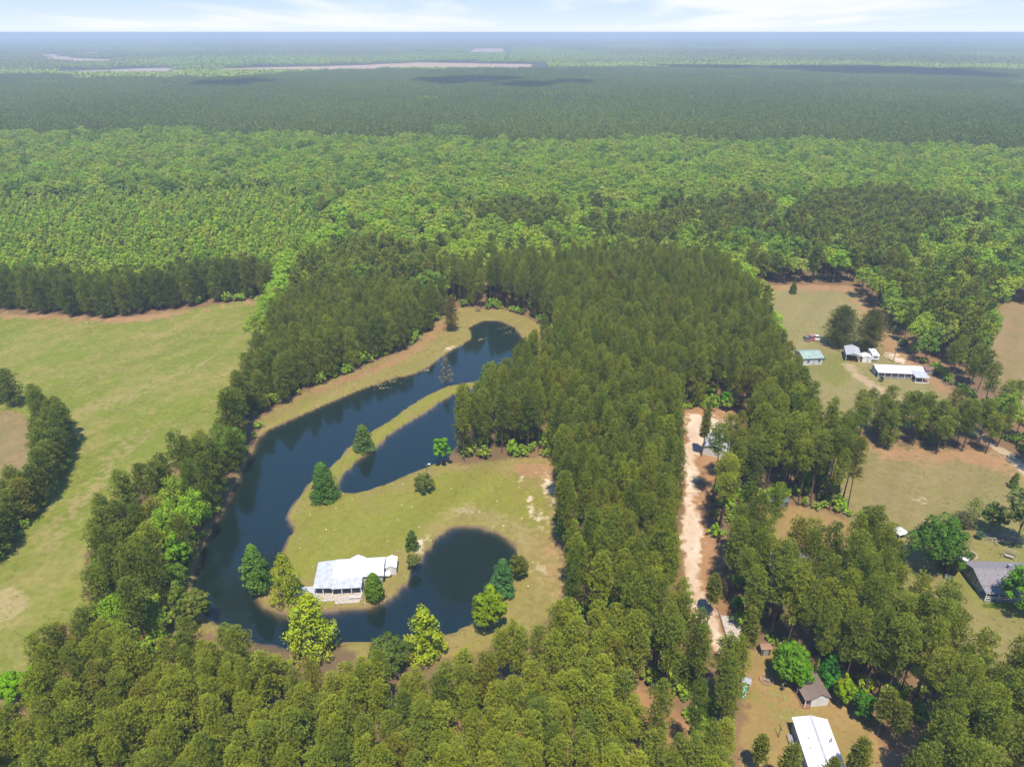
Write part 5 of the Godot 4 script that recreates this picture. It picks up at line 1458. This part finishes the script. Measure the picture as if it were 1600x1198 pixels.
func own_hedge(called: String, label: String, at: Vector3, l: float, turn: float) -> void:
	var t := thing(called, label, "hedge", at, turn)
	var s := Shape.new()
	for i in int(l / 0.5):
		leaf_lobe(s, Vector3(-l / 2 + i * 0.5, 0.5, rng.randf_range(-0.1, 0.1)), Vector3(0.5, 0.55, 0.55), 40, 0.12, 0.6)
	part("foliage", s, leaf("hedge leaves", Color(0.14, 0.29, 0.012), 0.4), t)
	var w := Shape.new()
	for i in int(l / 1.5):
		w.tube([Vector3(-l / 2 + i * 1.5, 0, 0), Vector3(-l / 2 + i * 1.5, 0.6, 0)], [0.04, 0.03], 5)
	part("stems", w, grained("grey bark", Color(0.19, 0.165, 0.135), 1.5, 0.5, 0.95), t)


func near_yard() -> void:
	var trim := mat("white trim", Color(0.72, 0.72, 0.70), 0.6)
	var white_tin := grained("white metal roofing", Color(0.74, 0.75, 0.77), 8.0, 0.12, 0.45)
	var h := thing("metal_roofed_home", "long white metal-roofed home at the bottom of the yard", "house", Vector3(46.6, 0, -69.4), deg_to_rad(86))
	part("wall", gable_walls(15.5, 5.0, 2.6, 0.6), grained("home siding", Color(0.42, 0.40, 0.38), 3.0, 0.2), h)
	var r := part("roof", gable_roof(15.5, 5.0, 2.6, 0.6, 0.25, 0.6), white_tin, h)
	part("ridge_cap", ridge_cap(15.5, 3.2, 0.25), grained("galvanised roofing", Color(0.50, 0.53, 0.57), 6.0, 0.18, 0.4), r)
	for k in [[4.0, -1.4], [2.4, -1.6], [-0.6, -1.3]]:
		part("vent_pipe", pipe_shape(Vector3(k[0], 2.9, k[1]), 0.45, 0.07), mat("vent pipe", Color(0.4, 0.4, 0.4), 0.5), r)
	var dish := Shape.new()
	dish.tube([Vector3(3.6, 2.9, 1.6), Vector3(3.6, 3.5, 1.6)], [0.04, 0.04], 6)
	dish.lump(Vector3(3.55, 3.6, 1.75), Vector3(0.32, 0.32, 0.1), 0.0, rng)
	part("dish_antenna", dish, mat("dish", Color(0.25, 0.25, 0.27), 0.5), r)
	var aw := Shape.new()   # the barrel-vaulted porch cover on the right side
	for i in 10:
		var a0 := PI * i / 10.0
		var a1 := PI * (i + 1) / 10.0
		aw.hexa([Vector3(0.2 + 2.2 * cos(a0) - 2.0, 2.2 + 0.9 * sin(a0), 2.6), Vector3(0.2 + 2.2 * cos(a1) - 2.0, 2.2 + 0.9 * sin(a1), 2.6), Vector3(0.2 + 2.2 * cos(a1) - 2.0, 2.2 + 0.9 * sin(a1), 1.0), Vector3(0.2 + 2.2 * cos(a0) - 2.0, 2.2 + 0.9 * sin(a0), 1.0),
			Vector3(0.2 + 2.25 * cos(a0) - 2.0, 2.26 + 0.92 * sin(a0), 2.6), Vector3(0.2 + 2.25 * cos(a1) - 2.0, 2.26 + 0.92 * sin(a1), 2.6), Vector3(0.2 + 2.25 * cos(a1) - 2.0, 2.26 + 0.92 * sin(a1), 1.0), Vector3(0.2 + 2.25 * cos(a0) - 2.0, 2.26 + 0.92 * sin(a0), 1.0)])
	part("arched_cover", aw, mat("white canvas", Color(0.76, 0.74, 0.74), 0.8), h)
	for x in [-4.5, -1.0, 2.5, 5.5]:
		window_side(h, Vector3(x, 1.5, -2.505), trim)
	slab(h, "left_deck", Vector3(-2.0, 0.0, -3.6), Vector3(6.5, 0.5, -2.52), grained("porch boards", Color(0.3, 0.29, 0.28), 2.0, 0.2))
	door_at(h, Vector3(7.755, 0.1, 0.5), "+x", Color(0.5, 0.5, 0.5))

	var s := thing("brown_shed", "brown-shingled shed with white gable and side porch in the yard", "shed", Vector3(50.6, 0, -84.2), deg_to_rad(96))
	part("wall", gable_walls(4.8, 3.0, 2.0, 0.9), mat("pale gable boards", Color(0.62, 0.64, 0.68), 0.6), s)
	var brown := grained("brown shingles", Color(0.26, 0.20, 0.165), 1.5, 0.35, 0.95)
	var sr := part("roof", gable_roof(4.8, 3.0, 2.0, 0.9, 0.25, 0.0), brown, s)
	part("ridge_cap", ridge_cap(4.8, 2.9, 0.25), brown, sr)
	var pr := Shape.new()
	slope(pr, Vector3(-2.6, 1.75, -2.75), Vector3(0.3, 1.75, -2.75), Vector3(0.3, 2.0, -1.7), Vector3(-2.6, 2.0, -1.7), 0.08, 0.0)
	part("porch_roof", pr, brown, s)
	for x in [-2.5, 0.2]:
		post(s, "porch_post", x, -2.6, 0.0, 1.7, trim)
	var deck := grained("red-brown decking", Color(0.34, 0.19, 0.11), 1.0, 0.3)
	for i in 8:
		slab(s, "deck_board", Vector3(-2.7, 0.0, -2.9 + i * 0.17), Vector3(3.4, 0.2, -2.9 + i * 0.17 + 0.15), deck)
	for i in 6:
		slab(s, "deck_board", Vector3(2.6 + i * 0.3, 0.0, -1.4), Vector3(2.6 + i * 0.3 + 0.26, 0.24, 1.2), mat("pale ramp boards", Color(0.55, 0.54, 0.52), 0.8))
	door_at(s, Vector3(-2.405, 0.05, 0.0), "-x", Color(0.6, 0.6, 0.62))
	var b := thing("storage_hut", "little tan-roofed hut on the back edge of the yard", "shed", on(45.3, -93.1), deg_to_rad(3))
	part("wall", gable_walls(1.7, 1.4, 1.6, 0.35), grained("dark boards", Color(0.12, 0.10, 0.09), 1.0, 0.3), b)
	var br := part("roof", gable_roof(1.7, 1.4, 1.6, 0.35, 0.15, 0.0), grained("tan shingles", Color(0.36, 0.22, 0.14), 1.0, 0.3), b)
	part("ridge_cap", ridge_cap(1.7, 1.95, 0.15), grained("tan shingles", Color(0.36, 0.22, 0.14), 1.0, 0.3), br)
	door_at(b, Vector3(0.0, -0.5, 0.705), "+z", Color(0.3, 0.28, 0.26))

	var play := thing("playset", "wooden playset with a turquoise slide by the pines", "playset", on(39.8, -85.6), deg_to_rad(-25))
	play.scale = Vector3.ONE * 0.8
	var old := grained("weathered boards", Color(0.45, 0.40, 0.33), 1.0, 0.3)
	for x in [-0.7, 0.7]:
		for z in [-0.7, 0.7]:
			post(play, "post", x, z, 0.0, 2.3, old)
	slab(play, "platform", Vector3(-0.85, 1.2, -0.85), Vector3(0.85, 1.3, 0.85), old)
	var pc := Shape.new()
	slope(pc, Vector3(-0.95, 2.1, 0.95), Vector3(0.95, 2.1, 0.95), Vector3(0.95, 2.7, 0), Vector3(-0.95, 2.7, 0), 0.04, 0.0)
	slope(pc, Vector3(0.95, 2.1, -0.95), Vector3(-0.95, 2.1, -0.95), Vector3(-0.95, 2.7, 0.002), Vector3(0.95, 2.7, 0.002), 0.04, 0.0)
	part("canopy", pc, mat("grey-blue tarp", Color(0.28, 0.29, 0.32), 0.7), play)
	var sl := Shape.new()
	sl.hexa([Vector3(-0.3, 0.15, 3.2), Vector3(0.3, 0.15, 3.2), Vector3(0.3, 1.2, 0.87), Vector3(-0.3, 1.2, 0.87), Vector3(-0.3, 0.22, 3.2), Vector3(0.3, 0.22, 3.2), Vector3(0.3, 1.27, 0.87), Vector3(-0.3, 1.27, 0.87)])
	for x in [-0.36, 0.3]:
		sl.hexa([Vector3(x, 0.12, 3.2), Vector3(x + 0.06, 0.12, 3.2), Vector3(x + 0.06, 1.17, 0.87), Vector3(x, 1.17, 0.87), Vector3(x, 0.36, 3.2), Vector3(x + 0.06, 0.36, 3.2), Vector3(x + 0.06, 1.42, 0.87), Vector3(x, 1.42, 0.87)])
	part("slide", sl, mat("turquoise plastic", Color(0.10, 0.48, 0.42), 0.4), play)
	var tr := thing("trampoline", "old pinkish trampoline ring lying in the yard behind the clothes post", "trampoline", on(43.8, -86.9))
	var ring := Shape.new()
	var path := []
	var rad := []
	for i in 25:
		path.append(Vector3(cos(TAU * i / 24.0) * 1.1, 0.3, sin(TAU * i / 24.0) * 1.1))
		rad.append(0.06)
	ring.tube(path, rad, 6)
	part("rim", ring, mat("faded pink tube", Color(0.42, 0.22, 0.22), 0.6), tr)
	for i in 6:
		var a := TAU * i / 6.0
		part("leg", pipe_shape(Vector3(cos(a) * 1.1, 0, sin(a) * 1.1), 0.3, 0.04), mat("steel tube", Color(0.4, 0.4, 0.4), 0.4, 0.8), tr)
	var spokes := Shape.new()
	for i in 8:
		var a := TAU * i / 16.0
		spokes.tube([Vector3(cos(a), 0, sin(a)) * 1.08 + Vector3(0, 0.29, 0), -Vector3(cos(a), 0, sin(a)) * 1.08 + Vector3(0, 0.29, 0)], [0.02, 0.02], 4)
	part("springs", spokes, mat("steel tube", Color(0.4, 0.4, 0.4), 0.4, 0.8), tr)
	var cl := thing("clothes_post", "dark T-shaped clothes post left of the metal-roofed home", "clothes post", on(42.2, -76))
	part("pole", pipe_shape(Vector3.ZERO, 2.3, 0.06), mat("dark steel", Color(0.08, 0.07, 0.06), 0.6), cl)
	slab(cl, "crossarm", Vector3(-0.05, 2.2, -0.6), Vector3(0.05, 2.3, 0.6), mat("dark steel", Color(0.08, 0.07, 0.06), 0.6))
	var grill := thing("kettle_grill", "black kettle grill on the yard grass left of the brown shed", "grill", on(45.8, -84.9))
	var kg := Shape.new()
	kg.lump(Vector3(0, 0.75, 0), Vector3(0.32, 0.3, 0.32), 0.0, rng)
	part("bowl", kg, mat("black iron", Color(0.03, 0.03, 0.03), 0.6), grill)
	for i in 3:
		var a := TAU * i / 3.0
		var lg := Shape.new()
		lg.tube([Vector3(cos(a), 0, sin(a)) * 0.35, Vector3(cos(a) * 0.15, 0.6, sin(a) * 0.15)], [0.025, 0.025], 5)
		part("leg", lg, mat("black iron", Color(0.03, 0.03, 0.03), 0.6), grill)
	var pad := thing("concrete_slab", "pale square concrete slab right of the sandy track", "slab", on(41.4, -98.4), deg_to_rad(-3))
	slab(pad, "slab", Vector3(-1.7, -0.05, -3.6), Vector3(1.7, 0.12, 2.6), grained("pale concrete", Color(0.55, 0.49, 0.42), 3.0, 0.3))
	slab(pad, "edge_board", Vector3(-1.95, -0.05, -5.5), Vector3(-1.8, 0.2, 5.5), grained("dark boards", Color(0.12, 0.10, 0.09), 1.0, 0.3))


func window_side(parent: Node3D, at: Vector3, frame: Material) -> void:   # on a wall that looks along -z
	window_at(parent, at, Vector2(1.1, 1.0), "+z", frame)
	parent.get_child(parent.get_child_count() - 1).rotation.y = PI


func hidden_homes() -> void:
	var trim := mat("white trim", Color(0.72, 0.72, 0.70), 0.6)
	var silver := grained("galvanised roofing", Color(0.50, 0.53, 0.57), 6.0, 0.18, 0.4)
	var h := thing("silver_roofed_house", "house with a silvery roof half hidden by pines beside the sandy turning place", "house", on(54.8, -162.4), deg_to_rad(62))
	part("wall", gable_walls(8.0, 6.0, 2.5, 0.9), grained("white siding", Color(0.62, 0.64, 0.68), 3.0, 0.12), h)
	var r := part("roof", gable_roof(8.0, 6.0, 2.5, 0.9, 0.3, 0.7), silver, h)
	part("ridge_cap", ridge_cap(8.0, 3.4, 0.3), silver, r)
	window_at(h, Vector3(-1.5, 1.4, 3.005), Vector2(1.0, 1.0), "+z", trim)
	door_at(h, Vector3(1.2, 0.05, 3.005), "+z", Color(0.4, 0.4, 0.4))
	var g := thing("hidden_grey_house", "grey-brown roofed house showing between pine crowns below the small grass clearing", "house", on(57.8, -114.5), deg_to_rad(-10))
	var dull := grained("weathered roofing", Color(0.30, 0.265, 0.25), 3.0, 0.35)
	part("wall", gable_walls(11.0, 7.0, 2.5, 1.1), grained("grey boards", Color(0.42, 0.40, 0.38), 1.0, 0.3), g)
	var gr := part("roof", gable_roof(11.0, 7.0, 2.5, 1.1, 0.4, 0.7), dull, g)
	part("ridge_cap", ridge_cap(11.0, 3.6, 0.4), dull, gr)
	for x in [-3.5, 0.0, 3.5]:
		window_at(g, Vector3(x, 1.4, 3.505), Vector2(1.1, 1.1), "+z", trim)
	door_at(g, Vector3(1.8, 0.05, 3.505), "+z", Color(0.4, 0.4, 0.4))
	car("white car glimpsed among the pines right of the hidden grey house", 68.2, -112.1, deg_to_rad(15), Color(0.74, 0.75, 0.77))
	car("pale silver car glimpsed among the pines just below the hidden grey house", 64.9, -110.6, deg_to_rad(30), Color(0.55, 0.57, 0.6))
	var d := thing("dark_shed", "dark green-roofed open shed at the back of the small grass clearing", "shed", on(62.3, -137.7), deg_to_rad(-2))
	part("wall", gable_walls(4.6, 2.6, 1.8, 0.5), grained("dark boards", Color(0.12, 0.10, 0.09), 1.0, 0.3), d)
	var dr := part("roof", gable_roof(4.6, 2.6, 1.8, 0.5, 0.2, 0.5), grained("dark green roofing", Color(0.09, 0.14, 0.14), 3.0, 0.3, 0.5), d)
	part("ridge_cap", ridge_cap(4.6, 2.3, 0.2), grained("dark green roofing", Color(0.09, 0.14, 0.14), 3.0, 0.3, 0.5), dr)
	door_at(d, Vector3(0.8, 0.0, 1.305), "+z", Color(0.2, 0.2, 0.2))
	var pt := thing("picnic_table", "little brown picnic table by the trees above the round basin", "table", on(-13.6, -267.6))
	var old := grained("brown boards", Color(0.22, 0.13, 0.08), 2.0, 0.4)
	slab(pt, "tabletop", Vector3(-1.0, 0.72, -0.4), Vector3(1.0, 0.78, 0.4), old)
	for z in [-0.75, 0.75]:
		slab(pt, "bench", Vector3(-1.0, 0.42, z - 0.13), Vector3(1.0, 0.47, z + 0.13), old)
	for x in [-0.75, 0.75]:
		slab(pt, "leg", Vector3(x - 0.05, 0, -0.85), Vector3(x + 0.05, 0.415, 0.85), old)
		slab(pt, "leg", Vector3(x - 0.05, 0.471, -0.3), Vector3(x + 0.05, 0.715, 0.3), old)


func litter() -> void:
	# drifts of pale floating leaves on the basin, and sandy ant mounds in the grass
	var s := Shape.new()
	for i in 5:
		var a := TAU * i / 5.0
		s.tri(Vector3.ZERO, Vector3(cos(a), 0, sin(a)), Vector3(cos(a + TAU / 5), 0, sin(a + TAU / 5)))
	var m := mat("floating leaves", Color(0.22, 0.19, 0.09), 0.9)
	m.vertex_color_use_as_albedo = true
	var w := []
	var t := []
	for c in [[-3.6, -250.8, 9.0], [-11.2, -239.5, 3.0], [-1.2, -245.7, 7.0], [-38.6, -204.5, 4.0], [-40.9, -200, 3.0], [-42.8, -202.7, 2.5], [-28.2, -213.2, 3.0]]:
		for i in 30:
			var a := rng.randf() * TAU
			var r: float = c[2] * sqrt(rng.randf()) * (0.35 if i % 3 else 1.0)
			w.append(turned(Vector3(c[0] + cos(a) * r, WATER + 0.01, c[1] + sin(a) * r * 0.7), rng.randf_range(0.08, 0.24)))
			t.append(tint([1.0, 1.0, 1.0], 0.25))
	scatter("leaf_drift", s.mesh(m), w, t, mass("floating_leaves", "pale leaves floating on the upper pond"))
	var k := Shape.new()
	k.lump(Vector3(0, 0.0, 0), Vector3(0.4, 0.22, 0.4), 0.1, rng, 4, 7)
	var sand := mat("ant mound sand", Color(0.55, 0.47, 0.36), 1.0)
	sand.vertex_color_use_as_albedo = true
	w = []
	t = []
	while w.size() < 80:
		var x := rng.randf_range(-55, 14)
		var z := rng.randf_range(-175, -95)
		if zone_at(x, z) == 0 and not Geometry2D.is_point_in_polygon(Vector2(x, z), points(POND_MAIN)) and not Geometry2D.is_point_in_polygon(Vector2(x, z), points(POND_SIDE)):
			w.append(turned(Vector3(x, 0.02, z), rng.randf_range(0.2, 0.5)))
			t.append(tint([1.0, 1.0, 1.0], 0.2))
	scatter("mounds", k.mesh(sand), w, t, mass("ant_mounds", "small pale ant mounds dotted over the lawn"))


func grass() -> void:   # tufts that stand out of the mown grass
	var sets := []
	for k in 3:
		var s := Shape.new()
		for i in 14:
			var a := rng.randf() * TAU
			var d := Vector3(cos(a), 0, sin(a)) * rng.randf() * 0.35
			var g := rng.randf_range(0.8, 1.0)
			s.tone = Color(g, g, g)
			tuft(s, d, Vector3(cos(a) * 0.5, 0.9, sin(a) * 0.5), 2, 0.22, 0.1)
		var m := leaf("grass tufts", Color(0.27, 0.265, 0.06), 0.5)
		sets.append(s.mesh(m))
	var w := [[], [], []]
	var t := [[], [], []]
	var mw := int(GW * 2)
	for i in 90000:
		var x := rng.randf_range(X0 + 1.0, X0 + GW - 1.0)
		var z := rng.randf_range(Z0 + 1.0, Z0 + GH - 1.0)
		var n := noise8(x * 4.0 + 50, z * 4.0)
		if n < 0.3 or z < -260.0 or not in_view(x, 0.0, z, 0.01):
			continue
		var at := mini(int(GH * 2) - 1, int((z - Z0) * 2.0)) * mw + mini(mw - 1, int((x - X0) * 2.0))
		var on_grass: int = maxi(maxi(masks["field"][at], masks["lawn"][at]), maxi(maxi(masks["e_field"][at], masks["ne_field"][at]), masks["yard"][at]))
		if on_grass < 200 or masks["sand"][at] > 60 or masks["track"][at] > 60 or masks["rut"][at] > 60 or masks["drive"][at] > 60 or masks["bare"][at] > 120 or pond_mask[at] > 60 or zone_at(x, z) != 0:
			continue
		var k := i % 3
		w[k].append(turned(Vector3(x, 0.0, z), rng.randf_range(0.4, 1.0), rng.randf_range(0.3, 0.6)))
		t[k].append(tint([1.0, 1.0, 1.0] if n > 0.5 else [1.1, 1.0, 1.1], 0.15))
	var rest := mass("grass", "tufted grass of the hayfield, lawns and yards")
	for k in 3:
		scatter("tufts", sets[k], w[k], t[k], rest)
	print("tufts ", w[0].size() * 3)


# ---------------------------------------------------------------- sky and scene
func make_sky() -> Image:
	var n := FastNoiseLite.new()
	n.seed = 5
	n.frequency = 1.0
	n.fractal_octaves = 5
	var w := 1024
	var h := 512
	var im := Image.create_empty(w, h, false, Image.FORMAT_RGB8)
	var draw := func(image: Image, px: int, py: int, iw: int, ih: int) -> void:
		var up := (0.5 - (py + 0.5) / ih) * PI
		var az := (px + 0.5) / iw * TAU
		var d := Vector3(sin(az) * cos(up), sin(up), cos(az) * cos(up))
		var e := clampf(sin(up), 0.0, 1.0)
		var c := SKY_LOW.lerp(SKY_MID, 1.0 - exp(-e * 16.0)).lerp(SKY_TOP, 1.0 - exp(-e * 2.2))
		var q := d / (e + 0.045)
		var cloud := n.get_noise_3d(q.x * 0.13 + 3.0, 4.0, q.z * 0.05) * 0.8 + n.get_noise_3d(q.x * 0.55, 9.0, q.z * 0.16) * 0.3
		cloud = smoothstep(-0.04, 0.36, cloud) * smoothstep(-0.005, 0.01, e) * 0.9 * (1.0 - 0.6 * smoothstep(0.08, 0.4, e))
		c = c.lerp(Color(0.95, 0.96, 0.97), cloud)
		image.set_pixel(px, py, c)
	for y in h:
		for x in w:
			draw.call(im, x, y, w, h)
	im.resize(4096, 2048, Image.INTERPOLATE_CUBIC)
	for y in range(1024 - 130, 1026):
		for x in 4096:
			draw.call(im, x, y, 4096, 2048)
	return im


const SKY_LOW := Color(0.91, 0.94, 0.97)
const SKY_MID := Color(0.70, 0.82, 0.95)
const SKY_TOP := Color(0.29, 0.55, 0.93)


func _ready() -> void:
	var camera := Camera3D.new()
	camera.name = "camera"
	camera.position = Vector3(0, 100, 0)
	camera.rotation.x = -0.459
	camera.fov = 56.7
	camera.near = 1.0
	camera.far = 70000.0
	add_child(camera)
	rng.seed = 11
	var sky := Sky.new()
	var pano := PanoramaSkyMaterial.new()
	pano.panorama = ImageTexture.create_from_image(make_sky())
	pano.energy_multiplier = 0.76
	sky.sky_material = pano
	var e := Environment.new()
	e.background_mode = Environment.BG_SKY
	e.sky = sky
	e.tonemap_mode = Environment.TONE_MAPPER_LINEAR
	e.tonemap_exposure = 1.5
	e.fog_enabled = true
	e.fog_density = 0.00026
	e.fog_light_color = Color(0.85, 0.93, 1.0)
	e.volumetric_fog_enabled = true
	e.volumetric_fog_density = 0.0
	e.sdfgi_enabled = true
	e.ssao_enabled = true
	e.ssil_enabled = true
	var world := WorldEnvironment.new()
	world.name = "environment"
	world.environment = e
	add_child(world)
	var sun := DirectionalLight3D.new()
	sun.name = "sun"
	sun.rotation = Vector3(deg_to_rad(-SUN_ELEVATION), deg_to_rad(2.0), 0)
	sun.light_energy = 1.55
	sun.light_color = Color(1.0, 0.95, 0.87)
	sun.light_angular_distance = 0.5
	sun.shadow_enabled = true
	add_child(sun)
	var n := FastNoiseLite.new()
	n.seed = 3
	n.frequency = 0.016
	n.fractal_octaves = 5
	nz = n.get_seamless_image(512, 512).get_data()
	n.seed = 8
	n.frequency = 0.11
	n.fractal_octaves = 4
	nf = n.get_seamless_image(512, 512).get_data()
	make_ground()
	make_forest()
	cabin()
	upper_yard()
	right_lawn()
	near_yard()
	hidden_homes()
	single_trees()
	litter()
	grass()
